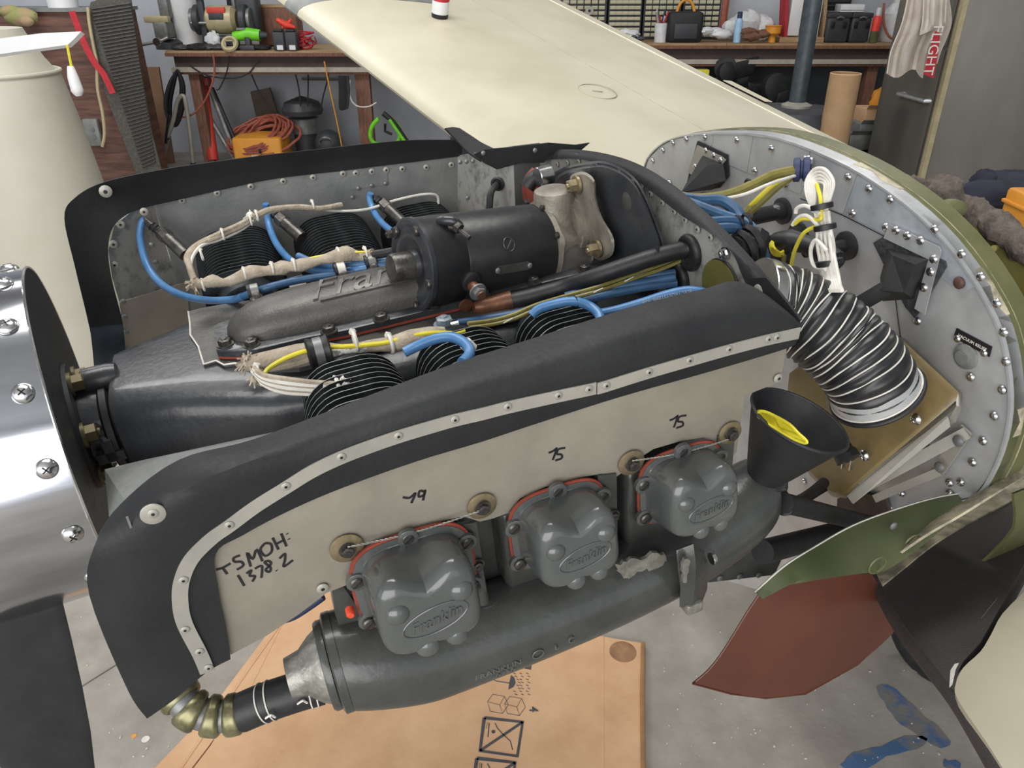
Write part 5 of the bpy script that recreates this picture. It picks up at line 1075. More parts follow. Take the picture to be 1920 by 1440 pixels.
# ------------------------------------------------------------------ cockpit coaming behind the firewall
def TAa(pts): return [PA(*q_) for q_ in pts]
def felt(label, pts, r, seed):
    r_ = random.Random(seed); P = [Vector(p) for p in cat([tuple(p) for p in TAa(pts)], 10)]; rows = []; FRm = frames(P)
    for i, p in enumerate(P):
        t, u, v = FRm[i]; rr = r*(1+.12*sin(i*.7)); rows.append([p+(u*cos(a)+v*sin(a))*rr*(1+r_.uniform(-.12, .12)) for a in [2*pi*k/18 for k in range(18)]])
    return one('felt_roll', label, 'insulation', caps(loft(rows, closed=True), len(rows), 18), M['felt'], 'felt insulation rolls along the cockpit edge')
felt('long grey-brown felt roll on the far part of the cockpit edge', [(1612, 330, .70), (1660, 338, .72), (1710, 350, .74), (1755, 362, .76), (1778, 380, .77)], .0155, 1)
felt('shorter lumpy grey-brown felt roll on the near part of the cockpit edge', [(1780, 385, .80), (1820, 396, .82), (1870, 425, .83), (1930, 468, .84), (2000, 520, .85)], .022, 2)
one('felt_fold', 'crumpled fold of grey felt where the two cockpit rolls meet', 'insulation', sphere(PA(1768, 358, .74), .026, 14, 10, (1.2, .8, .9), .12), M['felt'])
cw = Thing('cockpit_panel', 'olive primed cockpit inner wall with a black knob behind the felt', 'cockpit panel')
cw.part('panel', sheet(TAa([(1775, 395, .95), (1850, 400, .95), (1990, 470, .95), (1990, 760, .95), (1900, 700, .95), (1830, 560, .95)]), .004, L), M['oliveint'], smooth=False)
fl_ = [PA(*q) for q in [(1612, 330, .70), (1710, 352, .74), (1778, 385, .78), (1870, 428, .83), (2000, 522, .85)]]
cw.part('bulkhead', loft([[p-N*.012 for p in fl_], [p-N*.40 for p in fl_]], .004), M['oliveint'])
hul = lambda a: [W(a, -.04, -.24), W(a, -.05, -.32), W(a, .06, -.5), W(a, .42, -.56), W(a, .78, -.5), W(a, .88, -.42), W(a, .87, -.38)]
cw.part('hull', loft([cat([tuple(p) for p in hul(a)], 4) for a in (.66, .9, 1.3, 1.8)], .004), M['olive'])
cw.part('boss', sphere(PA(1782, 392, .70), .018, 14, 8, (1.3, .9, .8)), M['olive'])
cw.part('knob_stem', tube(TAa([(1862, 466, .80), (1882, 460, .88)]), .005, 10), M['olivew']); cw.part('knob', tube(TAa([(1868, 462, .83), (1880, 460, .86), (1893, 456, .88)]), [.010, .013, .013], 14), M['rubber2']); cw.done()
# ------------------------------------------------------------------ stainless cabinet, rag, flag
K0 = PY(1770, 160, 4.6); K0.z = 0; Lf = PY(1655, 160, 5.3); Lf.z = 0; Rt = K0+Vector((1.6, -.15, 0)); Bk = Lf+Vector((1.6, .9, 0))
fg = Thing('stainless_cabinet', 'tall brushed stainless steel cabinet with a thin handle at the right edge of the room', 'cabinet')
def wallq(p, q, z0, z1, th, inset=0.): n_ = (q-p).cross(Z).normalized(); return sheet([p+Z*z0, q+Z*z0, q+Z*z1, p+Z*z1], th, n_)
fg.part('carcass', ([*(p+Z*.08 for p in (Lf, K0, Rt, Bk)), *(p+Z*2.3 for p in (Lf, K0, Rt, Bk))], [(3, 2, 1, 0), (4, 5, 6, 7), (0, 1, 5, 4), (1, 2, 6, 5), (2, 3, 7, 6), (3, 0, 4, 7)]), M['steel'], smooth=False)
nL = (K0-Lf).cross(Z).normalized(); eL = (K0-Lf).normalized()
if nL.y > 0: nL = -nL
hi_ = fg.part('door', sheet([Lf+eL*.04+Z*.12+nL*.004, K0-eL*.06+Z*.12+nL*.004, K0-eL*.06+Z*1.18+nL*.004, Lf+eL*.04+Z*1.18+nL*.004], .02, nL), M['steel'], smooth=False)
fg.part('door', sheet([Lf+eL*.04+Z*1.2+nL*.004, K0-eL*.06+Z*1.2+nL*.004, K0-eL*.06+Z*2.25+nL*.004, Lf+eL*.04+Z*2.25+nL*.004], .02, nL), M['steel'], smooth=False)
pH = hit(1684, 176, Lf+nL*.05, nL); pH2 = hit(1735, 190, Lf+nL*.05, nL)
fg.part('handle', tube([pH-nL*.03, pH, pH2, pH2-nL*.03], .012, 8), M['chrome'], parent=hi_)
fg.part('corner_trim', box(K0+Z*1.15, eL, nL, Z, .03, .03, 2.1), M['tan'], smooth=False); fg.done()
ns = Vector((0, -1, 0)); rg = Thing('rag', 'stained white cotton rag hanging in front of the stainless cabinet', 'rag')
YR = 4.55
def cl(pts, Y0): return [tuple(PY(x, y, Y0+dy)) for x, y, dy in pts]
r_ = []
for k in range(15):
    f = k/14; x0 = 1710+f*75; x1 = 1664+f*92; yb = 138+8*sin(f*9)+(8 if f > .6 else 0)-(f > .75)*30; dy = .05*sin(f*15)
    r_.append(cat(cl([(x0, -60, dy*.2), (x0-6, -10, dy*.6), (x0-16*(1-f)-2, 45, dy), (x1+8, 95, dy*1.2), (x1, yb, dy)], YR), 5))
rg.part('cloth', loft(r_, .006), M['rag']); r2 = []
for k in range(9):
    f = k/8; x0 = 1735+f*40; r2.append(cat(cl([(x0, -60, -.06), (x0-2, 0, -.08+.03*sin(f*10)), (x0-4, 40, -.08+.03*sin(f*10)), (x0-10+f*8, 66-f*20, -.07)], YR), 4))
rg.part('upper_fold', loft(r2, .006), M['rag']); rg.done()
ff = Thing('red_ribbon', 'red warning streamer lettered FLIGHT hanging beside the white rag', 'streamer')
fq = [PY(x, y, 4.43) for x, y in ((1754, 58), (1763, 62), (1759, 100), (1751, 147), (1733, 140), (1741, 100))]
ff.part('cloth', sheet(fq, .004, Vector((0, 1, 0))), M['redc'], smooth=False)
m_ = PY(1749, 95, 4.425); ff.part('lettering', text('FLIGHT', .075, m_, PY(1742, 128, 4.425)-PY(1756, 66, 4.425), PY(1766, 97, 4.425)-PY(1749, 95, 4.425), .001), M['whitew'], smooth=False); ff.done()
cj = Thing('dark_jacket', 'heap of dark navy cloth behind the cockpit felt', 'cloth'); cj.part('cloth', join(sphere(PY(1860, 365, 2.6), .10, 14, 10, (1.5, .8, .5), .1), sphere(PY(1900, 350, 2.7), .12, 14, 10, (1.3, .8, .45), .1), sphere(PY(1845, 345, 2.7), .05, 12, 8, (1, 1, 1), .1)), mat('navy_cloth', (30, 32, 46), .9, 0, (48, 50, 66), 10, .5)); cj.done()
oc = Thing('orange_case', 'orange plastic case corner at the right edge behind the cockpit', 'case'); oc.part('body', wb(PY(1950, 402, 2.3), .12, .2, .12, .01), M['orange']); oc.part('lid', wb(PY(1950, 390, 2.3), .125, .2, .012, .004), M['orange']); oc.done()
# ------------------------------------------------------------------ benches
def bench(name_, label, x0, x1, Y, z, dep, legs):
    t = Thing('workbench', label, 'workbench'); cx = (x0+x1)/2; wd = x1-x0
    n = max(1, int(wd/1.2))
    for i in range(n): t.part('top_board', wb((x0+wd*(i+.5)/n, Y+dep/2, z-.02-.003*(i % 2)), wd/n-.004, dep, .04), M['wood'], smooth=False)
    t.part('front_edge', wb((cx, Y-.008, z-.03), wd, .016, .025), M['woodbrown'], smooth=False)
    t.part('apron', wb((cx, Y+.05, z-.085), wd-.1, .04, .09), mat('dark_apron', (64, 52, 50), .8), smooth=False)
    t.part('rail', wb((cx, Y+.01, z-.145), wd-.06, .05, .035), mat('pale_rail', (160, 152, 142), .7), smooth=False)
    t.part('lower_rail', wb((cx, Y+.02, z-.172), wd-.06, .04, .02), M['woodbrown'], smooth=False)
    for lx, w_ in legs: t.part('leg', wb((lx, Y+.08, (z-.16)/2), w_, .08, z-.18), M['woodbrown'], smooth=False)
    return t.done()
YL, ZL = 6.86, 1.0; YRb, ZR = 7.15, 1.035
xL = lambda x, y=90: PY(x, y, YL).x
bench('l', 'left timber workbench with a cluttered top against the white wall', xL(308), xL(1020), YL, ZL, .75, [(xL(350), .085), (xL(672), .12)])
bench('r', 'right timber workbench below the small parts drawers', PY(1010, 85, YRb).x, PY(1715, 85, YRb).x, YRb, ZR, .62, [(PY(1100, 85, YRb).x, .09), (PY(1650, 85, YRb).x, .09)])
# plywood partition cabinet on the left
YP = 6.1
pw = Thing('plywood_cabinet', 'dark stained plywood cabinet side behind the cream drum', 'cabinet')
pX0, pX1 = PY(-120, 40, YP).x, PY(236, 150, YP).x; zt = PY(150, 22, YP).z
pw.part('side', wb(((pX0+pX1)/2, YP+.2, zt/2), pX1-pX0, .4, zt), M['ply'], smooth=False)
pw.part('top', wb(((pX0+pX1)/2, YP+.2, zt+.012), pX1-pX0+.03, .44, .024), M['alugrey'], smooth=False)
io = pw.part('outlet_box', wb(PY(175, 248, YP-.03), .115, .05, .20, .01), M['alugrey'])
pw.part('outlet', lathe([(.018, 0), (.018, .004)], PY(173, 242, YP-.056), -Vector((0, 1, 0)), 14), M['grey'], parent=io); pw.part('outlet', lathe([(.018, 0), (.018, .004)], PY(176, 256, YP-.056), -Vector((0, 1, 0)), 14), M['grey'], parent=io)
pw.done()
ms = Thing('radiator_screen', 'tall dark grey corrugated screen panel leaning against the plywood', 'screen')
mp_ = [PY(x, y, 5.98) for x, y in ((163, 30), (170, 4), (243, -20), (262, 120), (285, 250), (306, 330), (258, 330), (222, 240), (196, 170), (178, 110))]
ms.part('panel', sheet(mp_, .01, Vector((0, 1, 0))), M['mesh'], smooth=False)
rb_ = []
for k in range(46):
    y = 12+k*6.6; x0 = 170+max(0, y-20)*.33; x1 = 243+ (y+20)*.155
    if x1 > x0+8: rb_.append(tube([PY(x0+2, y+5, 5.972), PY(x1-3, y-6, 5.972)], .0065, 5))
ms.part('corrugation', join(*rb_), mat('dark_mesh', (62, 60, 57), .6, .3, (82, 79, 74), 60), kind='stuff')
ms.done()
one('screen_strip', 'narrow pale wooden trim strip beside the leaning corrugated screen', 'strip', tube([PY(x, y, 5.95) for x, y in ((165, 14), (168, 45), (176, 90), (182, 120), (183, 165), (192, 210), (196, 250), (192, 275))], .012, 8, 4), M['tan'])
one('red_strap', 'crimson cloth strap hanging down the plywood behind the white blade', 'strap', ribbon([Vector(q) for q in cat([tuple(PY(x, y, 5.93)) for x, y in ((135, 21), (146, 50), (160, 85), (178, 118), (195, 140), (212, 175))], 5)], .045, -Vector((0, 1, 0)), .004), M['redc'])
one('leaning_board', 'tan board leaning on the wall between the plywood and the workbench', 'board', sheet([PY(x, y, 7.3) for x, y in ((268, 126), (297, 126), (330, 330), (285, 330))], .03, Vector((0, 1, 0))), mat('tan_board', (140, 108, 84), .8, 0, (158, 126, 100), 6), smooth=False)
tp_ = Thing('plastic_tub', 'white plastic tub with a yellow band on the plywood cabinet top', 'tub'); pb0 = PY(121, 20, YP+.12)
tp_.part('body', lathe([(.10, 0), (.115, .20)], pb0, Z, 28), M['white']); tp_.part('yellow_band', lathe([(.1095, .09), (.115, .16)], pb0, Z, 28, cap=False), M['yplastic']); tp_.done()
one('green_work_glove', 'tan and green work glove lying over the plywood cabinet edge', 'glove', join(sphere(PY(40, 32, 6.0), .11, 14, 8, (1.1, .5, .55), .06), sphere(PY(20, 22, 6.0), .07, 12, 8, (1.2, .6, .6), .06), sphere(PY(50, 40, 5.96), .05, 10, 8, (1, .6, .7), .06)), mat('green_tan_glove', (134, 138, 84), .8, 0, (156, 134, 104), 6, lo=.45, hi=.55))
# cream drum + white blade with tag
dr = Thing('cream_drum', 'tall cream painted drum-like cowling standing at the left edge', 'drum'); YD = 3.3
dc = PY(-10, 150, YD); dc.z = 0; zr = PY(60, 147, YD-.2).z; rr_ = (PY(104, 147, YD)-PY(-10, 147, YD)).length
dr.part('body', lathe([(rr_*1.33, 0), (rr_*1.32, zr*.25), (rr_*1.26, zr*.55), (rr_*1.10, zr*.84), (rr_*.99, zr*.985), (rr_*.97, zr)], dc, Z, 72), M['creamdrum'])
dr.part('rim', torus(dc+Z*zr, Z, rr_*.985, .008, 72, 8), M['creamdrum']); dr.part('neck', lathe([(rr_*.92, zr+.002), (rr_*.80, zr+.05), (rr_*.66, zr+.12), (rr_*.6, zr+.16)], dc, Z, 72), M['creamdrum']); dr.done()
wbv = Thing('white_trailing_blade', 'flat white airfoil tip sticking in from the left above the cream drum', 'airfoil'); YB = 2.5
q_ = [PY(x, y, YB) for x, y in ((-60, 76), (0, 72), (80, 62), (152, 59), (140, 72), (127, 84), (60, 93), (-60, 110))]
wbv.part('skin', sheet(q_, .02, Vector((0, .9, -.4))), M['white'], smooth=False); wbv.done()
sw = Thing('static_wick', 'small white float-shaped tag hanging by a yellow cord from the white airfoil tip', 'tag')
sw.part('cord', tube([PY(x, y, YB-.01) for x, y in ((126, 84), (130, 105), (134, 125))], .004, 6), M['yellow']); sw.part('tag', tube([PY(x, y, YB-.01) for x, y in ((132, 124), (137, 145), (145, 170), (148, 180))], [.009, .016, .018, .008], 12, 3), M['white']); sw.done()
# ------------------------------------------------------------------ things under and on the left bench
def Q(x, y, Y=None): return PY(x, y, Y or YL+.1)
S_ = 1/ (F/ (YL*cos(TH)+.5))    # metres per pixel near the bench
def pxm(Y, y=90): a = PY(900, y, Y); b = PY(901, y, Y); return (b-a).length
mL = pxm(YL); mR = pxm(YRb)
hsx = Thing('hose_coil', 'black rubber hose coiled and hung under the left bench end', 'hose')
for i in range(7): hsx.part('loop', tube([Q(x, y, YL-.05-.02*(i % 3)) for x, y in cat([(333, 131), (345-i*1.0, 160+i), (343-i*1.5, 205), (330, 236-i*2), (314+i*1.2, 222), (309+i*2, 190), (318+i*1.6, 155), (333, 131)], 5)], .011, 7), M['rubber2'])
hsx.part('nozzle', tube([Q(318, 215, YL-.1), Q(312, 268, YL-.1)], .02, 10), M['rubber2']); hsx.part('lance', tube([Q(316, 262, YL-.1), Q(303, 310, YL-.1)], .014, 10), M['grey']); hsx.done()
jk = Thing('red_hoist', 'red shop hoist with grey tubular legs standing under the left bench', 'hoist')
for a_, b_, r_q, m_ in (((378, 150), (400, 300), .045, 'redp'), ((390, 155), (445, 300), .022, 'grey'), ((372, 185), (440, 300), .020, 'grey'), ((398, 165), (452, 290), .016, 'rubber2')):
    jk.part('leg', tube([Q(*a_, YL+.25), Q(*b_, YL+.05)], r_q, 12), M[m_])
jk.part('head', box(Q(383, 152, YL+.2), *XYZ, .10, .1, .07, .01), mat('worn_red', (130, 60, 54), .6)); jk.part('knob', sphere(Q(377, 147, YL+.15), .035, 12, 8), mat('worn_red', (1, 1, 1))); jk.done()
cr2 = Thing('pale_crutch_tube', 'bent pale metal tube standing in front of the left bench leg', 'tube'); cr2.part('tube', tube([Q(x, y, YL-.1) for x, y in ((362, 310), (357, 260), (350, 205), (344, 180), (333, 190), (325, 225), (312, 262))], .018, 10, 5), M['alu']); cr2.part('foot', sphere(Q(362, 308, YL-.1), .024, 10, 8), M['rubber2']); cr2.done()
one('leaning_plank', 'short dark plank leaning on the wall under the left bench', 'plank', sheet([Q(x, y, 7.5) for x, y in ((469, 172), (505, 165), (535, 262), (490, 262))], .04, Vector((0, 1, 0))), mat('dark_plank', (84, 74, 66), .8, 0, (100, 88, 78), 8), smooth=False)
ex = Thing('extension_cord', 'red-brown extension cord coiled on the orange case', 'cord'); rr2 = random.Random(2)
for i in range(11):
    R1 = .30*(1-.05*i)+rr2.uniform(-.02, .02); c_ = Q(490, 254, YL+.1)+Vector((rr2.uniform(-.03, .03), 0, rr2.uniform(-.05, .06)))
    ex.part('loop', tube([c_+Vector((R1*cos(a), .18*sin(a), .11*sin(a+.5)+rr2.uniform(-.008, .008))) for a in [2*pi*k/24 for k in range(25)]], .011, 6), M['cord'])
ex.done()
oc2 = Thing('orange_case', 'orange and yellow plastic case under the coiled extension cord', 'case'); zc = Q(480, 275, YL).z
oc2.part('body', wb((Q(487, 280, YL).x, YL+.1, .16), .42, .35, .32, .02), M['orange']); oc2.part('label', wb((Q(490, 290, YL-.08).x, YL-.08, Q(490, 297, YL-.08).z), .17, .004, .05), M['white'], smooth=False); oc2.part('latch', wb((Q(488, 283, YL-.08).x, YL-.085, Q(488, 283, YL-.08).z), .02, .02, .04, .003), M['ink']); oc2.done()
ht = Thing('kettle_heater', 'small dark round heater with a wide lid under the left bench', 'heater'); hp_ = Q(574, 262, YL+.3); hp_.z = 0
ht.part('body', lathe([(.14, 0), (.14, .1), (.10, .14), (.10, .30)], hp_, Z, 24), M['darkg']); ht.part('guard', lathe([(.11, .3), (.12, .42), (.13, .43)], hp_, Z, 24), M['grey']); ht.part('lid', lathe([(.17, .46), (.18, .5), (.15, .56), (.04, .60), (.01, .61)], hp_, Z, 28), M['darkg']); ht.done()
bn = Thing('grey_bin', 'cloudy plastic bin holding a dark round pot under the left bench', 'bin'); bp_ = Q(618, 280, YL+.1); bp_.z = 0
bn.part('bin', lathe([(.13, 0), (.20, .16), (.21, .16), (.14, 0)], bp_, Z, 4), M['clear'], smooth=False); bn.part('pot', sphere(bp_+Z*.24, .12, 18, 12), M['darkg']); bn.part('handle', torus(bp_+Z*.26-Vector((0, .1, 0)), (0, 1, .4), .06, .006, 20, 5), M['grey']); bn.done()
gl = Thing('lime_reel_frame', 'lime green and black plastic hose reel frame on the floor by the bench leg', 'reel')
gl.part('frame', tube([Q(x, y, YL-.1) for x, y in ((710, 222), (697, 238), (695, 258), (706, 270), (735, 270), (748, 262), (748, 240), (735, 225), (722, 215))], .018, 10, 4), M['lime']); gl.part('arm', tube([Q(x, y, YL-.12) for x, y in ((718, 212), (738, 230), (760, 262), (768, 270))], .022, 10, 3), M['rubber2']); gl.part('side_arm', tube([Q(730, 224, YL-.16), Q(762, 270, YL-.16)], .014, 8), M['lime']); gl.part('leg', tube([Q(706, 270, YL-.1), Vector((Q(706, 270, YL-.1).x, YL-.1, .0))], .014, 8), M['rubber2']); gl.part('lower_bar', tube([Q(722, 232, YL-.1), Q(722, 246, YL-.1), Q(735, 252, YL-.1)], .012, 8), M['rubber2']); gl.done()
for lab, pts, r_q, m_, Y in (('orange-brown cable hanging in a loop past the left bench leg', ((400, 103), (402, 135), (395, 165), (380, 195), (360, 215), (335, 220), (308, 208)), .008, 'cord', YL-.06), ('thin dark cable hanging from the bench edge into the hoist', ((430, 105), (425, 135), (412, 165), (405, 168)), .006, 'rubber2', YL-.05), ('dark cable sagging beneath the left bench top', ((355, 122), (385, 140), (430, 147), (465, 138), (484, 112)), .006, 'rubber2', YL-.02), ('dark cable running down to the leaning plank', ((460, 106), (470, 135), (485, 170), (505, 200)), .006, 'rubber2', YL+.1), ('left one of two dark cables dropping to the heater', ((547, 106), (552, 130), (560, 165), (564, 200)), .006, 'rubber2', YL+.1), ('right one of two dark cables dropping to the heater', ((577, 106), (578, 140), (577, 200)), .006, 'rubber2', YL+.1), ('dark cable slanting down from the bench to behind the heater', ((620, 112), (614, 150), (606, 180), (601, 208)), .006, 'rubber2', YL+.1), ('thin orange cord dropping slantwise to the bin', ((608, 115), (618, 165), (630, 220), (642, 280)), .006, 'orange', YL-.05), ('white wire looping right of the bench leg', ((656, 150), (656, 180), (668, 198), (690, 200), (706, 192)), .006, 'whitew', YL-.06)):
    t = Thing('hanging_cable', lab, 'cable', 'cables hanging below the left bench'); t.part('cable', tube([Q(x, y, Y) for x, y in pts], r_q, 7, 5), M[m_]); t.done()
cbn = Thing('cable_bundle', 'black cable bundle hooked beside the second bench leg', 'cable')
for i in range(6): cbn.part('loop', tube([Q(x+i*2.2, y, YL-.07) for x, y in ((636, 142), (637, 170), (637, 200-i), (640, 203), (643, 170), (641, 142))], .010, 6, 3), M['rubber2'])
cbn.done()
one('wall_rod', 'thin grey rod fixed horizontally on the wall behind the cables', 'rod', tube([Q(566, 148, 7.72), Q(636, 149, 7.72)], .012, 8), M['grey'])
# on the left bench
zL = ZL
def onL(x, dy=.15): p = PY(x, 85, YL+dy); p.z = zL; return p
vi = Thing('bench_vise', 'pale grey-green bench vise with a bent handle at the left bench end', 'vise'); v0 = onL(318, .18)
vi.part('base', lathe([(.11, 0), (.11, .05), (.08, .07)], v0, Z, 20), M['darkg']); vi.part('body', wb(v0+Z*.15, .12, .26, .14, .02), M['grey']); vi.part('anvil', wb(v0+Vector((-.02, -.1, .23)), .20, .06, .05, .008), M['tan']); vi.part('neck', wb(v0+Vector((.03, 0, .34)), .09, .12, .22, .02), M['grey']); vi.part('jaw', wb(v0+Vector((.02, -.02, .48)), .14, .1, .1, .01), M['darkg'])
vi.part('handle', tube([v0+Vector(q) for q in ((-.19, -.22, .03), (-.12, -.22, .05), (0, -.22, .07), (.08, -.2, .1))], .012, 8, 3), M['grey']); vi.part('screw_end', lathe([(.03, 0), (.03, .05)], v0+Vector((0, -.2, .07)), (0, -1, 0), 14), M['chrome']); vi.done()
bu = Thing('white_bucket', 'tall white plastic bucket with a tan bag in it beside the vise', 'bucket'); b0 = onL(358, .3)
bu.part('body', lathe([(.105, 0), (.145, .44), (.15, .44), (.15, .455)], b0, Z, 28), M['white']); bu.part('bag', sphere(b0+Z*.50, .15, 14, 10, (1.1, 1, .55), .06), M['card']); bu.done()
cd = Thing('black_clamp', 'black upright steel clamp between the bucket and the grinder', 'clamp'); c0 = onL(389, .15)
cd.part('post', wb(c0+Z*.24, .05, .05, .48, .006), M['darkg']); cd.part('jaw', wb(c0+Vector((.0, -.03, .42)), .12, .06, .06, .006), M['darkg']); cd.part('foot', wb(c0+Z*.02, .14, .1, .04, .006), M['darkg']); cd.part('cross_bar', tube([c0+Vector((-.09, -.04, .2)), c0+Vector((.08, -.04, .2))], .012, 8), M['grey']); cd.done()
gd_ = Thing('bench_grinder', 'tan bench grinder with a red label and black wheel guards', 'bench grinder'); g0 = onL(424, .2)
gd_.part('motor', lathe([(.07, -.13), (.105, -.10), (.11, 0), (.105, .10), (.07, .13)], g0+Z*.22, (1, 0, 0), 28), M['tan']); gd_.part('base', wb(g0+Z*.05, .2, .16, .1, .015), M['darkg']); gd_.part('label', wb(g0+Vector((-.01, -.085, .295)), .15, .02, .045, .004), M['redp']); gd_.part('plate', wb(g0+Vector((-.01, -.105, .25)), .12, .012, .05, .003), M['darkg'])
for s in (-1, 1): gd_.part('wheel_guard', lathe([(.10, -.03), (.115, -.02), (.115, .02), (.10, .03)], g0+Vector((s*.19, 0, .22)), (1, 0, 0), 24), M['darkg']); gd_.part('wheel', lathe([(.09, -.012), (.09, .012)], g0+Vector((s*.235, 0, .22)), (1, 0, 0), 24), M['grey'])
gd_.part('tool_rest', wb(g0+Vector((.19, -.13, .16)), .07, .05, .015), M['grey']); gd_.done()
sp2 = Thing('spray_nozzle', 'grey round-headed tool standing above the grinder', 'tool'); s0_ = onL(442, .4); sp2.part('head', lathe([(.03, 0), (.06, .03), (.055, .12), (.03, .16)], s0_+Vector((0, -.05, .38)), (.3, -.5, .8), 18), M['alu']); sp2.part('stand', tube([s0_, s0_+Z*.42], .02, 8), M['darkg']); sp2.done()
gk = Thing('cream_gasket_plate', 'cream oval flange plate with a square hole lying before the grinder', 'plate'); k0 = onL(431, .02)+Z*.05
gk.part('plate', join(torus(k0, (0, -.8, .6), .055, .018, 24, 6)), M['tan']); gk.part('inner_frame', join(*[wb(k0+Vector((dx, 0, dz)), .012 if dx else .07, .012, .05 if dx else .01) for dx, dz in ((-.035, 0), (.035, 0), (0, .025), (0, -.025))]), M['tan'], smooth=False); gk.done()
bx_ = Thing('power_tool', 'black cordless tool body with a lime green cap', 'power tool'); p0_ = onL(475, .3)
bx_.part('body', wb(p0_+Z*.27, .2, .14, .34, .03), M['darkg']); bx_.part('cap', wb(p0_+Z*.47, .17, .13, .08, .03), M['lime']); bx_.part('grip', wb(p0_+Vector((-.09, -.03, .28)), .05, .06, .22, .015), M['grey']); bx_.done()
bd = Thing('cordless_drill', 'black and lime cordless drill lying on its side in front of the tool body', 'drill'); d0 = onL(468, .08)
bd.part('body', tube([d0+Vector((-.12, 0, .10)), d0+Vector((0, 0, .12)), d0+Vector((.10, 0, .11))], [.035, .05, .045], 14), M['lime']); bd.part('chuck', lathe([(.035, 0), (.02, .06)], d0+Vector((.10, 0, .11)), (1, 0, 0), 14), M['darkg']); bd.part('handle', wb(d0+Vector((.0, -.02, .04)), .05, .05, .14, .012), M['darkg']); bd.part('battery', wb(d0+Vector((.0, -.04, .02)), .12, .08, .04, .008), M['darkg']); bd.done()
for k, (x, lab) in enumerate(((526, 'left black tool battery with a white sticker on the left bench'), (549, 'right black tool battery with a white sticker on the left bench'))):
    t = Thing('tool_battery', lab, 'battery', 'tool batteries'); p = onL(x, .04); t.part('case', wb(p+Z*.07, .10, .1, .14, .012), M['darkg']); t.part('sticker', wb(p+Vector((.008, -.052, .025)), .05, .004, .035), M['white'], smooth=False); t.part('top_rail', wb(p+Z*.15, .07, .08, .02, .004), M['ink']); t.done()
rcl = Thing('red_clamp', 'bright red spring clamp lying on top of the batteries', 'clamp'); r0_ = onL(541, .04)+Z*.01; rcl.part('jaw', tube([r0_+Vector((-.07, 0, .22)), r0_+Vector((0, 0, .18)), r0_+Vector((.07, 0, .16))], [.015, .03, .012], 10), mat('bright_red', (215, 60, 46), .5)); rcl.part('handle', tube([r0_+Vector((-.03, 0, .16)), r0_+Vector((.03, 0, .20)), r0_+Vector((.05, 0, .22))], .014, 8), mat('bright_red', (1, 1, 1))); rcl.done()
rw = Thing('red_wire_tangle', 'tangle of red wire at the foot of the wing on the left bench', 'wire'); rw_ = random.Random(5)
for i in range(7): rw.part('wire', tube([onL(570, .1)+Vector((rw_.uniform(-.09, .1), rw_.uniform(-.05, .05), rw_.uniform(.01, .14))) for _ in range(6)], .005, 5, 4), M['redc'])
rw.done()
kb = Thing('brown_box', 'flat brown wooden box behind the batteries', 'box'); kb.part('box', wb(onL(530, .5)+Z*.16, .35, .2, .3, .01), M['woodbrown']); kb.part('lid', wb(onL(530, .5)+Z*.315, .36, .21, .02), M['wood'], smooth=False); kb.done()
ct = Thing('dark_shop_cloths', 'crumpled dark cloths and plastic film lying along the left bench front', 'cloth')
for i, (x, r_q) in enumerate(((372, .07), (392, .06), (408, .06), (452, .05), (470, .05), (338, .05), (490, .05))): ct.part('cloth', sphere(onL(x, .06)+Z*.02, r_q, 14, 8, (1.6, 1, .45), .14), M['darkg'] if i % 3 else M['blackflat'])
ct.part('film', sphere(onL(402, .10)+Z*.07, .06, 14, 8, (1.1, .7, 1.1), .2), M['clear']); ct.done()
# ------------------------------------------------------------------ right bench
def onR(x, dy=.12): p = PY(x, 80, YRb+dy); p.z = ZR; return p
drawer = shared('drawer', join(wb((0, 0, 0), .058, .03, .030, .003), wb((0, -.0165, .001), .038, .003, .013)), mat('smoky_drawer', (74, 78, 74), .4, 0, (96, 98, 92), 20), mat('drawer_label', (176, 172, 148), .7), lambda p: p.center.y < -.0145)
for k, (x0, x1) in enumerate(((1050, 1135), (1137, 1200), (1202, 1272), (1274, 1345))):
    a_ = onR(x0, .42).x; b_ = onR(x1, .42).x; Yc = YRb+.46; z1 = PY(1200, -25, Yc).z
    t = Thing('small_parts_cabinet', ['leftmost cabinet of small parts drawers, partly behind the wing', 'second cabinet of small clear parts drawers from the left', 'third cabinet of small parts drawers, behind the pen jar', 'rightmost cabinet of small parts drawers, behind the black tool bag'][k], 'drawer cabinet', 'small parts cabinets on the right bench')
    t.part('frame', wb(((a_+b_)/2, Yc+.03, (ZR+z1)/2), b_-a_-.01, .14, z1-ZR), M['darkg'], smooth=False)
    nc = max(3, round((b_-a_)/.066)); nr = int((z1-ZR-.03)/.044)
    for i in range(nc):
        for j in range(nr):
            t.inst('drawer', drawer, Vector((a_+.012+(i+.5)*(b_-a_-.03)/nc, Yc-.048, ZR+.04+j*.044)), Z, x=Vector((1, 0, 0)))
    t.done()
t = Thing('wire_spool', 'small pale spool hanging among the parts cabinets by the wing', 'spool'); t.part('flange', lathe([(.035, 0), (.035, .01)], PY(1105, 20, YRb+.36), (0, -1, 0), 20), M['alu']); t.part('hub', lathe([(.012, .01), (.012, .016)], PY(1105, 20, YRb+.36), (0, -1, 0), 12), M['ink']); t.done()
t = Thing('pen_jar', 'clear jar stuffed with pens and brushes on the right bench', 'jar'); p = onR(1237, .12)
t.part('jar', lathe([(.05, 0), (.055, .15)], p, Z, 18), M['clear']); rj = random.Random(9)
for i in range(9): t.part('pen', tube([p+Vector((rj.uniform(-.02, .02), rj.uniform(-.02, .02), .05)), p+Vector((rj.uniform(-.06, .06), rj.uniform(-.04, .04), rj.uniform(.2, .27)))], .008, 6), M[('redc', 'white', 'navy', 'alu')[i % 4]])
t.done()
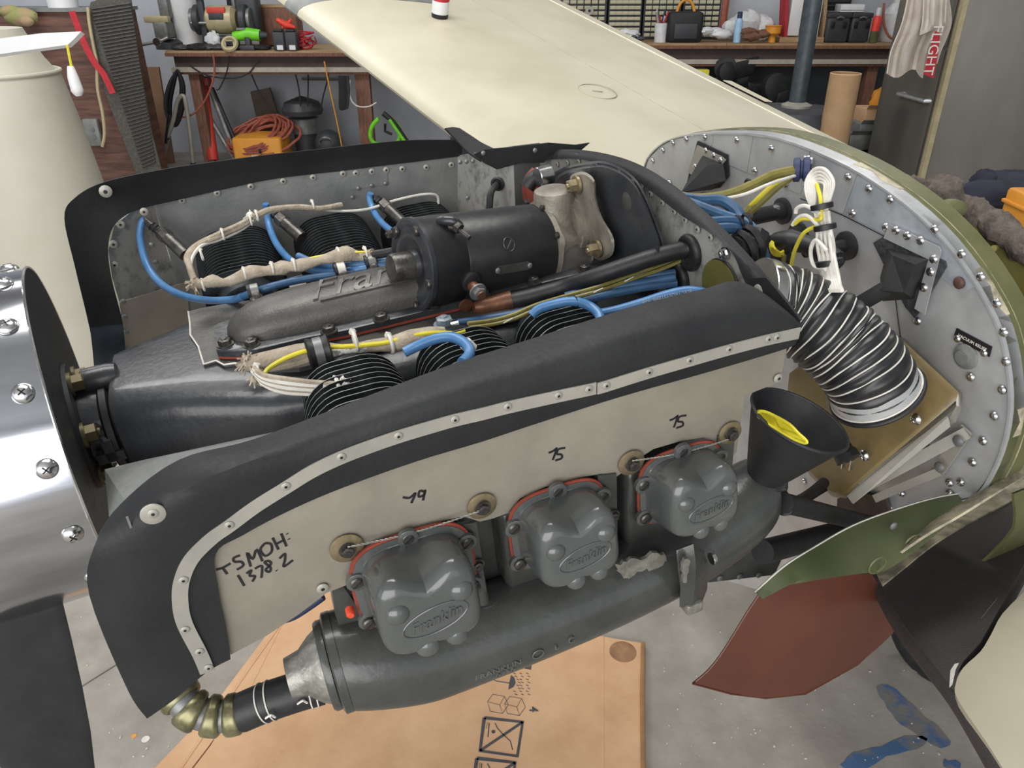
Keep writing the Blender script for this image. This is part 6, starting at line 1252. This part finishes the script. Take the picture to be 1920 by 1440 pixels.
t = Thing('tool_bag', 'black fabric tool bag with an orange-edged handle on the right bench', 'bag'); p = onR(1280, .12)
t.part('body', box(p+Z*.12, *XYZ, .30, .16, .24, .03), M['blackflat']); t.part('handle', tube([p+Vector(q) for q in ((-.08, 0, .22), (-.05, 0, .30), (0, 0, .33), (.05, 0, .30), (.08, 0, .22))], .012, 8, 4), M['orange']); t.part('pocket', box(p+Vector((0, -.085, .09)), *XYZ, .2, .02, .12, .008), M['darkg']); t.done()
def heap(name, lab, cat_, x, r, n, m_, seed, dy=.12, sc=(1.3, .8, .6)):
    t = Thing(name, lab, cat_); r_ = random.Random(seed); p = onR(x, dy)
    for i in range(n): t.part('fold', sphere(p+Vector((r_.uniform(-r, r), r_.uniform(-.04, .04), r*.4+r_.uniform(0, r*.6))), r*r_.uniform(.4, .7), 10, 7, sc, .16), M[m_])
    t.done()
heap('crumpled_paper', 'crumpled white paper and film beside the tool bag', 'paper', 1338, .10, 5, 'white', 1)
heap('plastic_bags', 'pile of cloudy plastic bags behind the blue can', 'plastic bag', 1400, .16, 8, 'clear', 2, .3, (1.2, .8, 1))
heap('clear_packets', 'small clear packets heaped left on the right bench', 'plastic bag', 1178, .08, 6, 'clear', 3, .15)
heap('brown_leather_glove', 'brown leather gloves beside the yellow funnel on the right bench', 'glove', 1418, .09, 5, 'woodbrown', 4, .06)
heap('parts_litter', 'small dark parts scattered near the wing on the right bench', 'parts', 1195, .05, 5, 'darkg', 6, .02)
heap('white_cloth', 'white crumpled cloth near the spray can on the right bench', 'cloth', 1610, .08, 5, 'white', 8, .42, (1.2, .8, 1.2))
t = Thing('blue_bottle', 'slim light blue bottle with dark blue cap on the right bench', 'bottle'); p = onR(1381, .08); t.part('body', lathe([(.032, 0), (.032, .17), (.02, .19)], p, Z, 18), mat('light_blue', (150, 185, 215), .4)); t.part('cap', lathe([(.022, .19), (.02, .24)], p, Z, 14), M['navy']); t.done()
t = Thing('brown_leather_strip', 'brown leather strap hanging beside the drawer cabinets', 'strap'); t.part('strap', box(onR(1352, .38)+Z*.24, *XYZ, .06, .03, .44, .01), M['cord']); t.part('edge', box(onR(1357, .36)+Z*.24, *XYZ, .012, .03, .44, .004), M['woodbrown']); t.done()
t = Thing('yellow_funnel', 'small yellow plastic funnel upside down on the right bench', 'funnel'); p = onR(1446, .08); t.part('bowl', lathe([(.03, 0), (.03, .05), (.065, .075), (.065, .13), (.05, .135)], p, Z, 20), M['orange']); t.part('rim', torus(p+Z*.13, Z, .063, .006, 20, 5), M['orange']); t.done()
t = Thing('wooden_crate', 'open wooden frame crate holding white cards beside the pole', 'crate'); p = onR(1495, .2)
for dx in (-.16, .02, .17): t.part('upright', box(p+Vector((dx, 0, .24)), Vector((1, 0, .12)).normalized(), XYZ[1], Vector((-.12, 0, 1)).normalized()*-1, .025, .16, .50), M['wood'] if dx > -.1 else M['redc'], smooth=False)
t.part('base', wb(p+Z*.02, .38, .2, .04), M['wood'], smooth=False); t.part('card_stack', box(p+Vector((-.07, 0, .22)), *XYZ, .10, .12, .34, .004), M['white']); t.part('card_stack', box(p+Vector((.10, 0, .22)), *XYZ, .09, .12, .38, .004), M['clear']); t.done()
for k, (x, wd, lab) in enumerate(((1560, .20, 'left grey-black tool case with latches behind the pole'), (1602, .17, 'right grey-black tool case beside the red spray can'))):
    t = Thing('tool_case', lab, 'tool case', 'tool cases'); p = onR(x, .16); t.part('shell', box(p+Z*.10, *XYZ, wd, .16, .20, .02), M['darkg']); t.part('lid', box(p+Z*.21, *XYZ, wd+.01, .17, .04, .01), M['darkg'])
    for dx in (-.05, .05): t.part('latch', wb(p+Vector((dx, -.088, .14)), .03, .012, .05, .003), M['ink'], parent=0)
    t.part('handle', tube([p+Vector((-.03, -.09, .19)), p+Vector((0, -.10, .20)), p+Vector((.03, -.09, .19))], .008, 6), M['grey']); t.done()
t = Thing('white_box', 'flat white cardboard box lying on the black tool cases', 'box'); p = onR(1581, .16); t.part('box', wb(p+Z*.265, .20, .14, .06, .004), M['white']); t.part('lid_line', wb(p+Vector((0, -.071, .25)), .2, .002, .004), M['grey']); t.done()
t = Thing('spray_can', 'red and green spray can with a pale cap on the right bench', 'spray can'); p = onR(1636, .08); t.part('can', lathe([(.033, 0), (.035, .005), (.035, .09)], p, Z, 20), M['olive']); t.part('label', lathe([(.0355, .09), (.0355, .19), (.02, .21)], p, Z, 20), mat('bright_red', (1, 1, 1))); t.part('cap', lathe([(.02, .21), (.022, .25), (.018, .27)], p, Z, 16), M['white']); t.done()
t = Thing('clear_jug', 'large cloudy clear jug with a red tube at the right end of the bench', 'jug'); p = onR(1668, .2); t.part('body', lathe([(.09, 0), (.11, .05), (.11, .22), (.04, .30), (.04, .34)], p, Z, 20), M['clear']); t.part('tube', tube([p+Vector(q) for q in ((-.14, -.05, .3), (-.13, -.1, .15), (-.06, -.12, .04), (.04, -.12, .02))], .010, 8, 4), M['cord']); t.done()
t = Thing('dark_equipment', 'tall dark equipment stack behind the pole on the right bench', 'equipment'); p = onR(1545, .35); t.part('body', box(p+Z*.42, *XYZ, .3, .16, .36, .01), M['blackflat']); t.part('front_grille', join(*[wb(p+Vector((0, -.085, .28+.035*i)), .26, .01, .012) for i in range(8)]), M['darkg'], kind='stuff'); t.done()
# dark heap, pole, tube and boxes under the right bench
t = Thing('dark_machine', 'dark oily machine assembly stored under the right bench', 'machine'); rm = random.Random(12)
for i in range(26):
    x, y = rm.uniform(1300, 1465), rm.uniform(125, 235)
    if y < 125+max(0, (x-1440))*1.5: continue
    q = PY(x, y, YRb-.1+rm.uniform(-.1, .25)); s = rm.uniform(.06, .14)
    t.part('component', box(q, Vector((1, rm.uniform(-.3, .3), rm.uniform(-.3, .3))).normalized(), Vector((0, 1, 0)), Vector((rm.uniform(-.3, .3), 0, 1)).normalized(), s*rm.uniform(.8, 2.2), s, s*rm.uniform(.5, 1.3), .01) if i % 3 else lathe([(s*.8, -s*.5), (s, -s*.3), (s, s*.3), (s*.6, s*.5)], q, (rm.uniform(-.4, .4), -1, .2), 14), M['blackflat'])
t.part('frame', wb((PY(1390, 200, YRb).x, YRb+.1, .12), 1.2, .5, .24, .02), M['blackflat']); t.done()
one('yellow_book', 'small yellow-green box corner beside the dark machine', 'box', wb(PY(1318, 136, YRb-.15), .09, .08, .05, .004), M['yplastic'])
t = Thing('stand_pole', 'dark painted steel pole on a round weighted base in front of the right bench', 'pole'); Yp = 5.2; pq_ = PY(1493, 200, Yp); pt = PY(1534, -60, Yp)
zb = pq_.z
t.part('pole', tube([Vector((pq_.x, Yp, zb)), Vector((pq_.x+(pt.x-pq_.x)*.35, Yp, pt.z+.4))], .052, 20), M['pipe']); t.part('collar', lathe([(.095, -.005), (.095, .012), (.055, .03)], Vector((pq_.x, Yp, zb)), Z, 24), M['alu'])
t.part('base_drum', lathe([(.30, -zb), (.30, -.06), (.27, -.012), (.05, 0)], Vector((pq_.x, Yp, zb)), Z, 40), M['darkg']); t.done()
t = Thing('cardboard_tube', 'thick brown cardboard tube standing open-ended by the pole', 'tube'); Yt = 4.9; tq = PY(1586, 138, Yt); bt_ = PY(1560, 300, Yt); rt = (PY(1613, 140, Yt)-PY(1557, 140, Yt)).length/2
t.part('tube', lathe([(rt, -tq.z), (rt, 0), (rt*.92, 0), (rt*.92, -.3), (.001, -.3)], Vector((tq.x, Yt, tq.z)), Z, 36, cap=False), M['tubek']); t.part('rim', torus(Vector((tq.x, Yt, tq.z)), Z, rt*.96, .004, 36, 5), M['card']); t.done()
for lab, x, y, wd, hh_, Y, m_ in (('small brown cardboard box with open flaps beneath the rag', 1638, 215, .20, .10, 5.6, 'card'), ('pale grey flat carton beneath the brown box', 1634, 238, .24, .07, 5.55, 'alugrey'), ('wide grey carton lowest in the stack by the cabinet', 1622, 262, .30, .10, 5.5, 'grey')):
    t = Thing('stacked_carton', lab, 'carton', 'cartons stacked by the stainless cabinet'); p = PY(x, y, Y); t.part('box', wb(p, wd, .2, hh_, .004), M[m_]); t.part('flap', sheet([p+Vector((-wd/2, -.1, hh_/2)), p+Vector((wd/2, -.1, hh_/2)), p+Vector((wd/2+.02, -.13, hh_/2+.03)), p+Vector((-wd/2, -.13, hh_/2+.03))], .003, Vector((0, 1, 0))), M[m_], smooth=False); t.done()
t = Thing('carton_shelf', 'low grey shelf block carrying the cartons by the stainless cabinet', 'shelf'); p = PY(1624, 280, 5.5); t.part('shelf', wb((p.x, 5.55, (p.z-.0)/2), .42, .3, p.z), M['darkg'], smooth=False); t.part('edge', wb((p.x, 5.39, p.z-.02), .42, .02, .03), M['alugrey'], smooth=False); t.done()
one('yellow_paper_bag', 'crumpled tan paper bag poking out behind the cartons', 'paper bag', sphere(PY(1652, 192, 5.7), .09, 12, 8, (.9, .5, 1.1), .15), M['orange'])
